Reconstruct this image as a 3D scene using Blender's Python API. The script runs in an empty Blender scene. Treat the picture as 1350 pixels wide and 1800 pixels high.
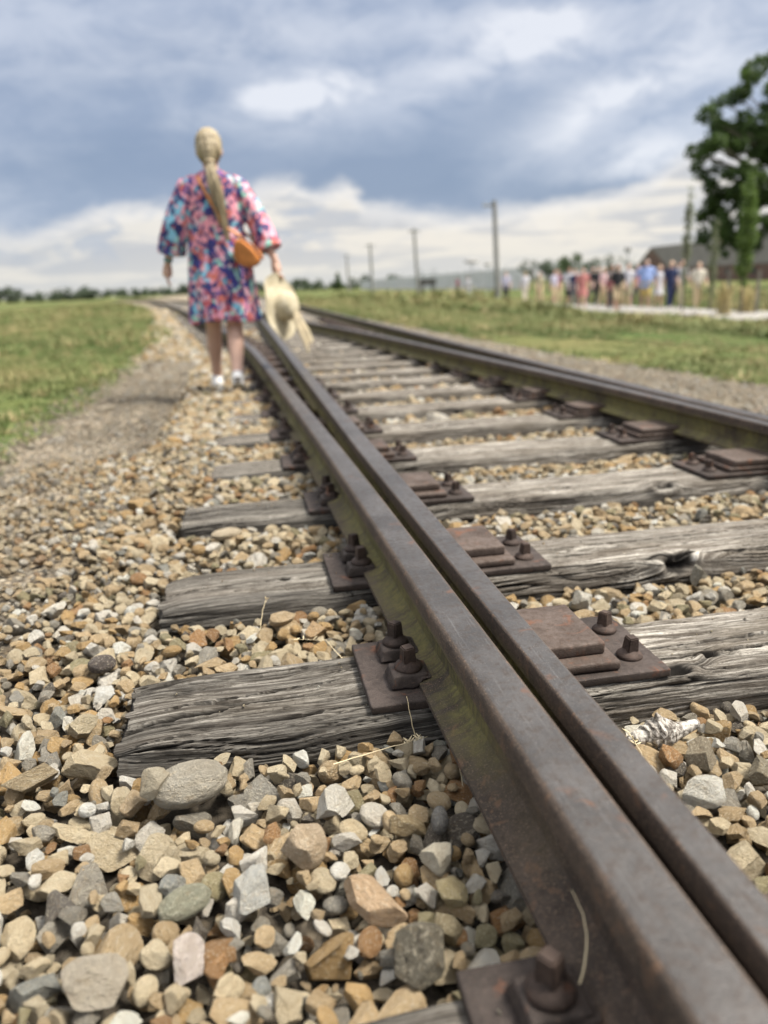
import bpy, bmesh, math, random
import numpy as np
from mathutils import Vector, Matrix, Euler
SC = bpy.context.scene
COL = SC.collection
PI = math.pi

# ------------------------------------------------------------------ camera
PITCH, ROLL, YAW, CZ = .28798, .03999, .1685, .726
cw, sw, cp, sp = math.cos(YAW), math.sin(YAW), math.cos(PITCH), math.sin(PITCH)
fwd = Vector((sw*cp, cw*cp, -sp)); right = Vector((cw, -sw, 0)); up = right.cross(fwd)
r2 = right*math.cos(ROLL) - up*math.sin(ROLL); u2 = up*math.cos(ROLL) + right*math.sin(ROLL)
cam_d = bpy.data.cameras.new("camera"); cam = bpy.data.objects.new("camera", cam_d); COL.objects.link(cam)
cam.matrix_world = Matrix(((r2.x, u2.x, -fwd.x, 0), (r2.y, u2.y, -fwd.y, 0), (r2.z, u2.z, -fwd.z, CZ), (0, 0, 0, 1)))
cam_d.sensor_fit = 'HORIZONTAL'; cam_d.sensor_width = 36; cam_d.lens = 36*1349.4/1350
cam_d.clip_start = .02; cam_d.clip_end = 4000
cam_d.dof.use_dof = True; cam_d.dof.focus_distance = 1.27; cam_d.dof.aperture_fstop = 3.1
SC.camera = cam
FPX = 1349.4
def project(P):
    P = np.atleast_2d(np.asarray(P, float)) - np.array([0, 0, CZ])
    d = P @ np.array(fwd); return 675+FPX*(P @ np.array(r2))/d, 900-FPX*(P @ np.array(u2))/d, d

# ------------------------------------------------------------------ sun, world
SUN_EL, SUN_AZ = math.radians(60), math.radians(100)      # azimuth from +Y towards +X
sd = bpy.data.lights.new("sun", 'SUN'); sd.energy = 5.0; sd.angle = math.radians(17); sd.color = (1, .94, .85)
sun = bpy.data.objects.new("sun", sd); COL.objects.link(sun)
S = Vector((math.sin(SUN_AZ)*math.cos(SUN_EL), math.cos(SUN_AZ)*math.cos(SUN_EL), math.sin(SUN_EL)))
sun.rotation_euler = (-S).to_track_quat('-Z', 'Y').to_euler(); sun.location = (0, 0, 30)

W = bpy.data.worlds.new("World"); SC.world = W; W.use_nodes = True
nt = W.node_tree; nt.nodes.clear()
class NB:
    """small node-building helper"""
    def __init__(s, nt): s.nt = nt
    def n(s, t, **k):
        x = s.nt.nodes.new(t)
        for a, b in k.items(): setattr(x, a, b)
        return x
    def put(s, sock, v):
        if hasattr(v, 'node'): s.nt.links.new(v, sock)
        elif v is not None:
            if isinstance(v, (tuple, list)) and len(v) == 3 and len(getattr(sock, 'default_value', [0])) == 4: v = (*v, 1)
            sock.default_value = v
    def math(s, op, a, b=None, c=None, clamp=False):
        x = s.n('ShaderNodeMath', operation=op, use_clamp=clamp)
        for i, v in enumerate((a, b, c)):
            if v is not None: s.put(x.inputs[i], v)
        return x.outputs[0]
    def vmath(s, op, a, b=None, out=0):
        x = s.n('ShaderNodeVectorMath', operation=op)
        s.put(x.inputs[0], a)
        if b is not None: s.put(x.inputs[3] if op == 'SCALE' else x.inputs[1], b)
        return x.outputs[out]
    def mix(s, f, a, b, mode='MIX'):
        x = s.n('ShaderNodeMix', data_type='RGBA', blend_type=mode)
        s.put(x.inputs[0], f); s.put(x.inputs[6], a); s.put(x.inputs[7], b); return x.outputs[2]
    def noise(s, vec, scale, detail=4, rough=.55, dist=0, out=0):
        x = s.n('ShaderNodeTexNoise'); s.put(x.inputs['Vector'], vec)
        x.inputs['Scale'].default_value = scale; x.inputs['Detail'].default_value = detail
        x.inputs['Roughness'].default_value = rough; x.inputs['Distortion'].default_value = dist
        return x.outputs[out]
    def vor(s, vec, scale, feature='F1', out='Distance', rnd=1):
        x = s.n('ShaderNodeTexVoronoi', feature=feature); s.put(x.inputs['Vector'], vec)
        x.inputs['Scale'].default_value = scale; x.inputs['Randomness'].default_value = rnd
        return x.outputs[out]
    def ramp(s, f, pts, interp='LINEAR'):
        x = s.n('ShaderNodeValToRGB'); s.put(x.inputs[0], f); cr = x.color_ramp; cr.interpolation = interp
        while len(cr.elements) < len(pts): cr.elements.new(.5)
        for e, (p, c) in zip(cr.elements, pts):
            e.position = p; e.color = (*c, 1) if isinstance(c, (tuple, list)) else (c, c, c, 1)
        return x.outputs[0]
    def mapr(s, v, a, b, c=0, d=1, smooth=True):
        x = s.n('ShaderNodeMapRange', interpolation_type='SMOOTHSTEP' if smooth else 'LINEAR')
        for i, q in enumerate((v, a, b, c, d)): s.put(x.inputs[i], q)
        return x.outputs[0]
    def sep(s, v):
        x = s.n('ShaderNodeSeparateXYZ'); s.put(x.inputs[0], v); return x.outputs
    def comb(s, a, b, c):
        x = s.n('ShaderNodeCombineXYZ')
        for i, q in enumerate((a, b, c)): s.put(x.inputs[i], q)
        return x.outputs[0]
b = NB(nt)
sky = b.n('ShaderNodeTexSky', sky_type='NISHITA', sun_disc=False, sun_elevation=SUN_EL, sun_rotation=SUN_AZ, air_density=1.0, dust_density=1.2)
tc = b.n('ShaderNodeTexCoord').outputs['Generated']
dx, dy, dz = b.sep(tc)[:]
az = b.math('ARCTAN2', dx, dy); el = b.math('ARCSINE', dz)
st = b.comb(az, b.math('MULTIPLY', el, 2.1), 0)
wn = b.noise(st, 6.5, 7, .62, out=1)
wx, wy, _ = b.sep(wn)[:]
azw = b.math('ADD', az, b.math('MULTIPLY', b.math('SUBTRACT', wx, .5), .095))
elw = b.math('ADD', el, b.math('MULTIPLY', b.math('SUBTRACT', wy, .5), .062))
def blob(a0, e0, ra, re, slope=0, power=1.0):
    da = b.math('SUBTRACT', azw, a0)
    de = b.math('SUBTRACT', b.math('SUBTRACT', elw, e0), b.math('MULTIPLY', da, slope))
    q = b.math('ADD', b.math('POWER', b.math('ABSOLUTE', b.math('DIVIDE', da, ra)), 2), b.math('POWER', b.math('ABSOLUTE', b.math('DIVIDE', de, re)), 2))
    return b.math('MULTIPLY', b.math('EXPONENT', b.math('MULTIPLY', q, -1)), power)
def addall(l):
    t = l[0]
    for x in l[1:]: t = b.math('ADD', t, x)
    return t
n1 = b.noise(b.comb(azw, b.math('MULTIPLY', elw, 1.9), 3), 4.6, 7, .58, .3)
n2 = b.noise(b.comb(az, b.math('MULTIPLY', el, 2.1), 9), 11, 6, .6, .4)
base = b.mix(b.mapr(b.math('ADD', b.math('MULTIPLY', n1, .62), b.math('MULTIPLY', n2, .38)), .40, .62), (.355, .430, .585), (.60, .655, .775))
dark = addall([blob(.19, .122, .18, .046, .05, 1.1), blob(-.12, .15, .20, .05, .08, .75), blob(.42, .088, .12, .022, 0, .75), blob(-.1, .235, .2, .03, .1, .35), blob(.33,.19,.13,.03,.1,.45)])
base = b.mix(b.math('MINIMUM', dark, .92), base, (.255, .33, .475))
white = addall([blob(.085, .218, .085, .014, .12, 1.0), blob(.10, .205, .07, .02, .2, .5), blob(.355, .27, .055, .025, .1, 1.1), blob(.34, .245, .11, .03, .1, .4), blob(.455, .19, .085, .022, .25, .85),
                blob(.50, .125, .07, .018, .1, .8), blob(.02, .262, .2, .02, .05, .3), blob(.56, .235, .1, .05, 0, .45), blob(-.02, .182, .05, .012, .1, .25), blob(.40, .155, .05, .015, .5, .35), blob(.26,.22,.05,.015,.2,.3)])
base = b.mix(b.math('MINIMUM', b.math('MULTIPLY', white, b.mapr(n2, .3, .62, .35, 1.35)), .95), base, (.88, .90, .96))
# the lit band of far cloud along the horizon, with a ragged upper edge
edge = b.math('ADD', .082, addall([blob(.06, .1, .055, 9, 0, .042), blob(.13, .1, .022, 9, 0, .028), blob(-.08, .1, .07, 9, 0, .016), blob(-.24, .1, .05, 9, 0, -.012), blob(.58, .1, .09, 9, 0, .050), blob(.28, .1, .1, 9, 0, -.004)]))
band = b.mapr(b.math('SUBTRACT', b.math('ADD', edge, b.math('MULTIPLY', b.math('SUBTRACT', n2, .5), .034)), elw), -.015, .013)
n3 = b.noise(b.comb(az, b.math('MULTIPLY', el, 7), 1), 6, 5, .6, .8)
bandc = b.mix(b.mapr(n3, .42, .58), (.62, .62, .65), (.93, .87, .79))
puff = b.noise(b.comb(azw, b.math('MULTIPLY', elw, 2.0), 5), 16, 6, .62, .3)
bandc = b.mix(b.math('MULTIPLY', b.mapr(puff, .50, .60), b.math('MULTIPLY', b.mapr(el, .02, .06), b.mapr(az, .22, .02, .15, .75))), bandc, (.50, .55, .66))
bandc = b.mix(b.math('MULTIPLY', b.mapr(b.math('SUBTRACT', b.math('ADD', edge, b.math('MULTIPLY', b.math('SUBTRACT', n2, .5), .024)), elw), .024, .004), .6), bandc, (1.0, .96, .93))
bandc = b.mix(b.math('MULTIPLY', b.mapr(el, .055, .0), .6), bandc, (.84, .84, .79))
bandc = b.mix(b.math('MULTIPLY', b.mapr(az, -.0, -.3), b.math('MULTIPLY', b.mapr(n1, .35, .6), .55)), bandc, (.48, .53, .62))
cl = b.mix(band, base, bandc)
cl = b.mix(b.mapr(el, .36, .9), cl, (2.0, 1.98, 1.98))            # brighter cloud overhead
cl = b.mix(b.mapr(el, -.02, -.1), cl, (.25, .25, .22))
bgc = b.n('ShaderNodeBackground'); b.put(bgc.inputs[0], cl); bgc.inputs[1].default_value = .59
bgs = b.n('ShaderNodeBackground'); b.put(bgs.inputs[0], sky.outputs[0]); bgs.inputs[1].default_value = .1
ms = b.n('ShaderNodeMixShader'); ms.inputs[0].default_value = .90
nt.links.new(bgs.outputs[0], ms.inputs[1]); nt.links.new(bgc.outputs[0], ms.inputs[2])
nt.links.new(ms.outputs[0], b.n('ShaderNodeOutputWorld').inputs[0])
W.cycles.sampling_method = 'MANUAL'; W.cycles.sample_map_resolution = 512
SC.view_settings.view_transform = 'Standard'; SC.view_settings.look = 'None'; SC.view_settings.gamma = 1
SC.view_settings.exposure = 0.74
SC.cycles.max_bounces = 5; SC.cycles.diffuse_bounces = 3; SC.cycles.glossy_bounces = 2; SC.cycles.transparent_max_bounces = 4
SC.cycles.use_denoising = True

# ------------------------------------------------------------------ helpers
def tag(o, label=None, cat=None, group=None, kind=None):
    if label: o['label'] = label
    if cat: o['category'] = cat
    if group: o['group'] = group
    if kind: o['kind'] = kind
    return o
def empty(name, loc, rz=0, **k):
    o = bpy.data.objects.new(name, None); COL.objects.link(o); o.location = loc; o.rotation_euler = (0, 0, rz)
    o.empty_display_size = .1
    return tag(o, **k)
def link(name, me, mat=None, parent=None, loc=None, **k):
    o = bpy.data.objects.new(name, me); COL.objects.link(o)
    if mat and not me.materials: me.materials.append(mat)
    if parent: o.parent = parent
    if loc: o.location = loc
    return tag(o, **k)
def from_bm(name, bm, mat=None, parent=None, smooth=False, loc=None, **k):
    bmesh.ops.recalc_face_normals(bm, faces=bm.faces)
    me = bpy.data.meshes.new(name); bm.to_mesh(me); bm.free()
    if smooth:
        me.shade_smooth()
        try: me.set_sharp_from_angle(angle=math.radians(42))
        except Exception: pass
    return link(name, me, mat, parent, loc, **k)
def np_mesh(name, V, F, smooth=False):
    """V (n,3), F (m,4) or (m,3)"""
    me = bpy.data.meshes.new(name); V = np.asarray(V, np.float32); F = np.asarray(F, np.int32); k = F.shape[1]
    me.vertices.add(len(V)); me.vertices.foreach_set('co', V.ravel())
    me.loops.add(F.size); me.loops.foreach_set('vertex_index', F.ravel())
    me.polygons.add(len(F)); me.polygons.foreach_set('loop_start', np.arange(0, F.size, k, dtype=np.int32))
    me.polygons.foreach_set('loop_total', np.full(len(F), k, np.int32))
    me.update(calc_edges=True); me.validate()
    if smooth: me.shade_smooth()
    return me
def box(bm, x0, x1, y0, y1, z0, z1, bev=0, seg=1):
    r = bmesh.ops.create_cube(bm, size=1)
    vs = r['verts']
    for v in vs: v.co = Vector((x0+(v.co.x+.5)*(x1-x0), y0+(v.co.y+.5)*(y1-y0), z0+(v.co.z+.5)*(z1-z0)))
    if bev:
        es = {e for v in vs for e in v.link_edges}
        bmesh.ops.bevel(bm, geom=list(es), offset=bev, segments=seg, affect='EDGES', profile=.5)
def ring_tube(bm, pts, radii, n=12, squash=None, cap=True):
    """tapered tube through pts; squash=(sx,sy) scales the section"""
    pts = [Vector(p) for p in pts]; rings = []
    prev = None
    for i, p in enumerate(pts):
        t = (pts[min(i+1, len(pts)-1)]-pts[max(i-1, 0)]).normalized()
        a = Vector((1, 0, 0)) if abs(t.x) < .9 else Vector((0, 1, 0))
        if prev is not None: a = prev
        u = (a - t*a.dot(t)).normalized(); v = t.cross(u); prev = u
        r = radii[i]; rx, ry = (r if not isinstance(r, tuple) else r[0]), (r if not isinstance(r, tuple) else r[1])
        rings.append([bm.verts.new(p+u*rx*math.cos(2*PI*k/n)+v*ry*math.sin(2*PI*k/n)) for k in range(n)])
    for i in range(len(rings)-1):
        for k in range(n): bm.faces.new((rings[i][k], rings[i][(k+1) % n], rings[i+1][(k+1) % n], rings[i+1][k]))
    if cap:
        bm.faces.new(rings[0][::-1]); bm.faces.new(rings[-1])
def limb(bm, pts, radii, n=14):
    """closed tube with rounded ends"""
    pts = [Vector(p) for p in pts]; P = []; R = []
    def rr(r, k): return (r[0]*k, r[1]*k) if isinstance(r, tuple) else r*k
    def rm(r): return (r[0]+r[1])/2 if isinstance(r, tuple) else r
    d0 = (pts[0]-pts[1]).normalized(); d1 = (pts[-1]-pts[-2]).normalized()
    for a in (80, 50, 25): P.append(pts[0]+d0*rm(radii[0])*math.sin(math.radians(a))); R.append(rr(radii[0], math.cos(math.radians(a))))
    P += pts; R += list(radii)
    for a in (25, 50, 80): P.append(pts[-1]+d1*rm(radii[-1])*math.sin(math.radians(a))); R.append(rr(radii[-1], math.cos(math.radians(a))))
    ring_tube(bm, P, R, n)
def ellipsoid(bm, c, r, rot=None, sub=3):
    m = Matrix.Translation(c) @ (rot.to_matrix().to_4x4() if rot else Matrix.Identity(4)) @ Matrix.Diagonal((*r, 1))
    bmesh.ops.create_icosphere(bm, subdivisions=sub, radius=1, matrix=m)
def remeshed(name, bm, voxel, smooth_it=4, mat=None, parent=None, **k):
    bmesh.ops.recalc_face_normals(bm, faces=bm.faces)
    me = bpy.data.meshes.new(name+"_src"); bm.to_mesh(me); bm.free()
    o = bpy.data.objects.new(name+"_src", me); COL.objects.link(o)
    m = o.modifiers.new('r', 'REMESH'); m.mode = 'VOXEL'; m.voxel_size = voxel; m.use_smooth_shade = True
    if smooth_it:
        s = o.modifiers.new('s', 'SMOOTH'); s.factor = .5; s.iterations = smooth_it
    dg = bpy.context.evaluated_depsgraph_get(); dg.update()
    out = bpy.data.meshes.new_from_object(o.evaluated_get(dg)); out.name = name
    bpy.data.objects.remove(o); bpy.data.meshes.remove(me)
    out.shade_smooth()
    return link(name, out, mat, parent, **k)

def _h(ix, iy, seed):
    n = (ix.astype(np.int64)*374761393 + iy.astype(np.int64)*668265263 + seed*1274126177) & 0xffffffff
    n = ((n ^ (n >> 13))*1274126177) & 0xffffffff
    return ((n ^ (n >> 16)) & 0xffffff)/16777215.0
def vnoise(x, y, seed=0):
    x = np.asarray(x, float); y = np.asarray(y, float)
    ix = np.floor(x); iy = np.floor(y); fx = x-ix; fy = y-iy
    fx = fx*fx*fx*(fx*(fx*6-15)+10); fy = fy*fy*fy*(fy*(fy*6-15)+10)
    a = _h(ix, iy, seed); b_ = _h(ix+1, iy, seed); c = _h(ix, iy+1, seed); d = _h(ix+1, iy+1, seed)
    return (a*(1-fx)+b_*fx)*(1-fy)+(c*(1-fx)+d*fx)*fy
def fbm(x, y, seed=0, o=4, g=.5):
    t = 0; a = 1; s = 0
    for i in range(o):
        t = t+a*vnoise(x*2**i, y*2**i, seed+i*17); s += a; a *= g
    return t/s
def spline(pts):
    x = np.array([p[0] for p in pts], float); y = np.array([p[1] for p in pts], float)
    m = np.gradient(y, x)
    def f(t):
        t = np.asarray(t, float); i = np.clip(np.searchsorted(x, t)-1, 0, len(x)-2)
        h = x[i+1]-x[i]; s = (t-x[i])/h
        return (2*s**3-3*s**2+1)*y[i]+(s**3-2*s**2+s)*h*m[i]+(-2*s**3+3*s**2)*y[i+1]+(s**3-s**2)*h*m[i+1]
    return f
Lcurve = spline([(-1, .36), (0, .353), (1.2, .335), (2.5, .303), (3.7, .262), (5.5, .195), (7.3, .115), (12, -.30), (16.4, -.80), (22, -1.35), (31, -2.35), (60, -6.2), (110, -16)])
Rcurve = spline([(-1, 1.80), (0, 1.80), (2.4, 1.798), (4, 1.73), (5.2, 1.65), (7.35, 1.51), (10.2, 1.28), (12.2, 1.07), (16.4, .66), (22, .13), (31, -.87), (60, -4.75), (110, -14.5)])
BL, SR = .412, 1.850          # gauge faces of the straight road

# ------------------------------------------------------------------ materials
def new_mat(name):
    m = bpy.data.materials.new(name); m.use_nodes = True; m.node_tree.nodes.clear()
    b = NB(m.node_tree); p = b.n('ShaderNodeBsdfPrincipled'); o = b.n('ShaderNodeOutputMaterial')
    m.node_tree.links.new(p.outputs[0], o.inputs[0]); return m, b, p
def finish(b, p, col, rough=.8, metal=0, bump=None, bstr=.3, bdist=.002, spec=None):
    b.put(p.inputs['Base Color'], col); b.put(p.inputs['Roughness'], rough); b.put(p.inputs['Metallic'], metal)
    if spec is not None: p.inputs['Specular IOR Level'].default_value = spec
    if bump is not None:
        n = b.n('ShaderNodeBump'); n.inputs['Strength'].default_value = bstr; n.inputs['Distance'].default_value = bdist
        b.put(n.inputs['Height'], bump); b.put(p.inputs['Normal'], n.outputs[0])
def obj_co(b): return b.n('ShaderNodeTexCoord').outputs['Object']
def pos(b): return b.n('ShaderNodeNewGeometry').outputs['Position']
def simple(name, col, rough=.75, metal=0, var=.25, scale=8, bstr=.15, bdist=.003):
    m, b, p = new_mat(name); c = obj_co(b); n = b.noise(c, scale, 4, .6)
    k = tuple(x*(1-var) for x in col); l = tuple(min(1, x*(1+var)) for x in col)
    finish(b, p, b.mix(b.mapr(n, .3, .7), k, l), rough, metal, n, bstr, bdist); return m

def stone_mat():
    m, b, p = new_mat("ballast stone")
    at = b.n('ShaderNodeAttribute', attribute_type='INSTANCER', attribute_name='col')
    col = at.outputs['Color']; c = obj_co(b)
    ox = b.vmath('SCALE', at.outputs['Vector'], 37.0)
    c = b.vmath('ADD', c, ox)
    n = b.noise(c, 1.3, 6, .62, .5); n2 = b.noise(c, 5.5, 5, .65); n3 = b.noise(c, 22, 3, .7)
    k = b.mix(b.mapr(n, .3, .72), b.mix(.30, col, (.55, .43, .28), 'MULTIPLY'), col)
    k = b.mix(b.math('MULTIPLY', b.mapr(n, .35, .7), .35), k, col)
    k = b.mix(b.math('MULTIPLY', b.mapr(n2, .5, .66), .40), k, (.80, .72, .55))
    sp = b.noise(c, 11, 4, .8); k = b.mix(b.mapr(sp, .60, .68, 0, .4), k, b.mix(.5, k, (.26, .19, .11)))                # pale dust and rind
    k = b.mix(b.math('MULTIPLY', b.mapr(b.noise(c, 1.6, 6, .75, 1.2), .56, .62), .4), k, b.mix(.4, k, (.50, .32, .13)))  # iron staining
    v = b.vor(b.vmath('ADD', c, b.vmath('SCALE', b.noise(c, 4, 3, out=1), .3)), 4.3)
    pit = b.math('MULTIPLY', b.mapr(v, .17, .05), b.mapr(n, .48, .62))
    k = b.mix(b.math('MULTIPLY', pit, .75), k, (.05, .04, .03))
    k = b.mix(b.math('MULTIPLY', b.mapr(n3, .60, .74), .35), k, (.16, .13, .09))
    h = b.math('ADD', b.math('ADD', b.math('MULTIPLY', n, .9), b.math('MULTIPLY', n2, .5)), b.math('SUBTRACT', b.math('MULTIPLY', n3, .25), b.math('MULTIPLY', pit, .5)))
    finish(b, p, k, b.mapr(n2, .3, .7, .72, .95), 0, h, .8, .27, .3); return m
def rust_mat(name, base, hi, moss=0, dark=(.025, .02, .018), pits=True):
    m, b, p = new_mat(name); c = pos(b)
    n = b.noise(c, 9, 6, .65, .4); n2 = b.noise(c, 75, 5, .7); n3 = b.noise(c, 420, 3, .7)
    k = b.mix(b.mapr(n, .32, .68), base, hi)
    k = b.mix(b.mapr(n2, .42, .68, 0, .6), k, dark)
    k = b.mix(b.mapr(n3, .60, .75, 0, .45), k, (.30, .20, .14))
    k = b.mix(b.math('MULTIPLY', b.mapr(b.noise(c, 17, 4, .6, 1), .58, .72), .5), k, (.17, .065, .03))
    h = b.math('ADD', b.math('MULTIPLY', n2, .7), b.math('MULTIPLY', n3, .5))
    finish(b, p, k, b.mapr(n2, .3, .7, .5, .78), .12, h, .9, .0026, .22); return m
def rail_mat():
    m, b, p = new_mat("rail steel"); g = b.n('ShaderNodeNewGeometry'); c = g.outputs['Position']
    x, y, z = b.sep(c)[:]; nz = b.sep(g.outputs['Normal'])[2]
    n = b.noise(c, 7, 6, .65, .4); n2 = b.noise(c, 70, 5, .75); n3 = b.noise(c, 380, 3, .75)
    stv = b.comb(b.math('MULTIPLY', x, 6), b.math('MULTIPLY', y, 90), b.math('MULTIPLY', z, 9)); ns = b.noise(stv, 1, 4, .6)
    rust = b.mix(b.mapr(n, .3, .7), (.036, .027, .021), (.072, .052, .039))
    rust = b.mix(b.mapr(n3, .55, .68, 0, .8), rust, (.24, .165, .11))
    rust = b.mix(b.mapr(n2, .5, .7, 0, .6), rust, (.026, .019, .016))
    rust = b.mix(b.mapr(b.noise(c, 28, 5, .7, 1.2), .55, .68, 0, .6), rust, (.15, .085, .05))
    # algae film on the web and upper foot, streaked downwards, patchy along the rail
    zone = b.math('MULTIPLY', b.mapr(z, .060, .085), b.mapr(z, .180, .150))
    along = b.mapr(b.math('ADD', b.noise(b.comb(0, b.math('MULTIPLY', y, 1.3), 0), 1, 2), b.math('MULTIPLY', b.mapr(y, .60, 1.45), .5)), .50, .78)
    pat = b.mapr(b.math('ADD', b.math('MULTIPLY', n, .55), b.math('MULTIPLY', ns, .45)), .34, .58)
    alg = b.math('MULTIPLY', b.math('MULTIPLY', zone, along), pat)
    alc = b.mix(b.mapr(n2, .35, .65), (.088, .082, .028), (.185, .165, .055))
    side = b.mix(b.math('MULTIPLY', alg, .88), rust, alc)
    topc = b.mix(b.mapr(n, .3, .7), (.055, .051, .048), (.100, .093, .088))
    topc = b.mix(b.mapr(n2, .46, .66, 0, .75), topc, (.052, .040, .033))
    topc = b.mix(b.mapr(b.noise(b.comb(b.math('MULTIPLY', x, 260), b.math('MULTIPLY', y, 7), 0), 1, 4, .7), .55, .72, 0, .5), topc, (.17, .165, .16))
    topc = b.mix(b.mapr(n3, .58, .70, 0, .6), topc, (.26, .235, .215))
    topc = b.mix(b.math('MULTIPLY', b.mapr(b.noise(c, 13, 3, .6, .8), .62, .72), .5), topc, (.17, .085, .05))
    t = b.math('MULTIPLY', b.mapr(nz, .82, .985), b.mapr(z, .185, .195))
    k = b.mix(t, side, topc)
    rr = b.mix(t, b.mapr(n2, .3, .7, .78, .95), b.mapr(n2, .3, .7, .36, .56))
    mt = b.math('ADD', .05, b.math('MULTIPLY', t, .5))
    pt = b.mapr(b.vor(c, 260), .28, .05); h = b.math('SUBTRACT', b.math('ADD', b.math('MULTIPLY', n2, .7), b.math('MULTIPLY', n3, .5)), b.math('MULTIPLY', pt, .5))
    finish(b, p, k, rr, mt, h, .8, .0016, .4); return m
def wood_mat():
    m, b, p = new_mat("weathered oak"); 
    cr = b.n('ShaderNodeAttribute', attribute_name='crack').outputs['Fac']
    tn = b.n('ShaderNodeAttribute', attribute_name='tone').outputs['Fac']
    gv = b.n('ShaderNodeAttribute', attribute_name='grain').outputs['Vector']
    gx, gy, _ = b.sep(gv)[:]
    oi = b.n('ShaderNodeObjectInfo').outputs['Random']
    off = b.math('MULTIPLY', oi, 30)
    v1 = b.comb(b.math('MULTIPLY', gx, 5), b.math('MULTIPLY', gy, 160), off)
    v2 = b.comb(b.math('MULTIPLY', gx, 16), b.math('MULTIPLY', gy, 620), off)
    v3 = b.comb(b.math('MULTIPLY', gx, 3.5), b.math('MULTIPLY', gy, 22), off)
    f1 = b.noise(v1, 1, 4, .6); f2 = b.noise(v2, 1, 4, .65); iso = b.noise(b.comb(b.math('MULTIPLY', gx, 110), b.math('MULTIPLY', gy, 260), off), 1, 5, .75); f3 = b.noise(v3, 1, 4, .6)
    lt = b.mix(b.mapr(f1, .3, .7), (.10, .088, .073), (.52, .485, .42))
    lt = b.mix(b.mapr(f3, .35, .62, 0, .7), lt, (.12, .10, .08))
    lt = b.mix(b.mapr(f2, .44, .62, 0, .82), lt, (.060, .048, .036))
    lt = b.mix(b.mapr(f1, .58, .76, 0, .65), lt, (.66, .63, .57))
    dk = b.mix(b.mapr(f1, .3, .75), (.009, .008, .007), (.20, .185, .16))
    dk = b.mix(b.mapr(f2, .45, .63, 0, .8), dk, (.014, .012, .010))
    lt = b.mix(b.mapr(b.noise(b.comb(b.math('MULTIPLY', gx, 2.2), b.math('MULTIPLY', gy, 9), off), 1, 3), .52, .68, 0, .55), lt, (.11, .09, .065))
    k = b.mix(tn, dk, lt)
    k = b.mix(b.mapr(iso, .48, .64, 0, .55), k, (.045, .037, .028))
    # cracks and knots go near black
    k = b.mix(b.mapr(cr, .12, .7), k, (.013, .011, .009))
    h = b.math('SUBTRACT', b.math('ADD', b.math('MULTIPLY', f1, .8), b.math('MULTIPLY', f2, .6)), b.math('MULTIPLY', iso, .7))
    finish(b, p, k, .88, 0, h, .9, .0030, .2); return m
def ground_mat():
    m, b, p = new_mat("ground cover"); c = pos(b); x, y, z = b.sep(c)[:]
    at = b.n('ShaderNodeAttribute', attribute_name='turf').outputs['Fac']
    n = b.noise(c, 1.1, 6, .6); n2 = b.noise(c, 30, 5, .7); n3 = b.noise(c, .12, 4, .6); n4 = b.noise(c, 160, 3, .7)
    v = b.vor(c, 55, out='Color'); vd = b.vor(c, 55)
    dirt = b.mix(b.mapr(n2, .3, .7), (.13, .112, .085), (.25, .22, .17))
    dirt = b.mix(b.math('MULTIPLY', b.mapr(b.sep(v)[0], .25, .6), .85), dirt, b.mix(b.sep(v)[1], (.36, .27, .16), (.48, .43, .34)))
    dirt = b.mix(b.mapr(vd, .30, .7, 0, .8), dirt, (.06, .048, .036))
    bed = b.math('MULTIPLY', b.mapr(x, -.75, -.45), b.mapr(x, 2.3, 1.9)); dirt = b.mix(b.math('MULTIPLY', bed, .88), dirt, (.050, .042, .032))  # soil under the stones coloured darker, painted shade for the gaps
    gr = b.mix(b.mapr(n, .35, .65), (.046, .080, .018), (.100, .118, .034))
    gr = b.mix(b.mapr(n3, .45, .62, 0, .7), gr, (.175, .145, .062))
    gr = b.mix(b.mapr(n2, .45, .7, 0, .6), gr, (.040, .052, .016))
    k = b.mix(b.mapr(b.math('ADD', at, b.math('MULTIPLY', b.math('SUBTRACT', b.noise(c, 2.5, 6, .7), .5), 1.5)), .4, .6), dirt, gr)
    h = b.math('ADD', b.math('MULTIPLY', b.mapr(vd, .7, .1), .9), b.math('MULTIPLY', n4, .4))
    finish(b, p, k, .95, 0, h, .7, .012, .15); return m

M = {}
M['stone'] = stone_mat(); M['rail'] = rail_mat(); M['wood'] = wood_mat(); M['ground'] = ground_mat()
M['plate'] = rust_mat("rusted plate", (.032, .025, .021), (.064, .050, .043))
M['slab'] = rust_mat("worn slide bed", (.052, .038, .030), (.104, .080, .067), dark=(.04, .025, .018))
M['screw'] = rust_mat("rusted screw", (.030, .021, .017), (.070, .048, .038))

# ------------------------------------------------------------------ ground
TX = [-400, -60, -15, -6, -3, -1.5, -.55, -.42, 2.42, 2.55, 3.2, 5.0, 8, 11.5, 17, 60, 400]
TZ = [-1.0, -1.0, -.55, -.28, -.10, -.015, -.012, -.040, -.040, -.012, -.03, -.16, -.40, -.60, -.60, -.7, -.7]
def terrain(X, Y):
    X = np.asarray(X, float); Y = np.asarray(Y, float)
    sh = np.minimum(0, Lcurve(np.clip(Y, 0, 105))-.30)
    Xe = np.where(X < .5, X-sh, X); Xe = np.where((X >= sh-.42) & (X < .5), np.maximum(Xe, -.42), Xe)
    return np.interp(Xe, TX, TZ)
def turf(X, Y):
    Yc = np.clip(Y, 0, 105); L = Lcurve(Yc)
    le = L - np.interp(Yc, [0, 4, 8, 12, 17, 30, 105], [1.62, 1.50, 1.28, .98, .80, 1.0, 2.0])
    re = np.interp(Yc, [0, 4.2, 5.3, 7, 10, 15, 25, 60], [3.7, 3.6, 3.4, 3.15, 3.0, 2.8, 2.7, 2.8])
    return np.maximum(np.clip((le-X)/.7+.5, 0, 1), np.clip((X-re)/.45+.5, 0, 1))
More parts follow.
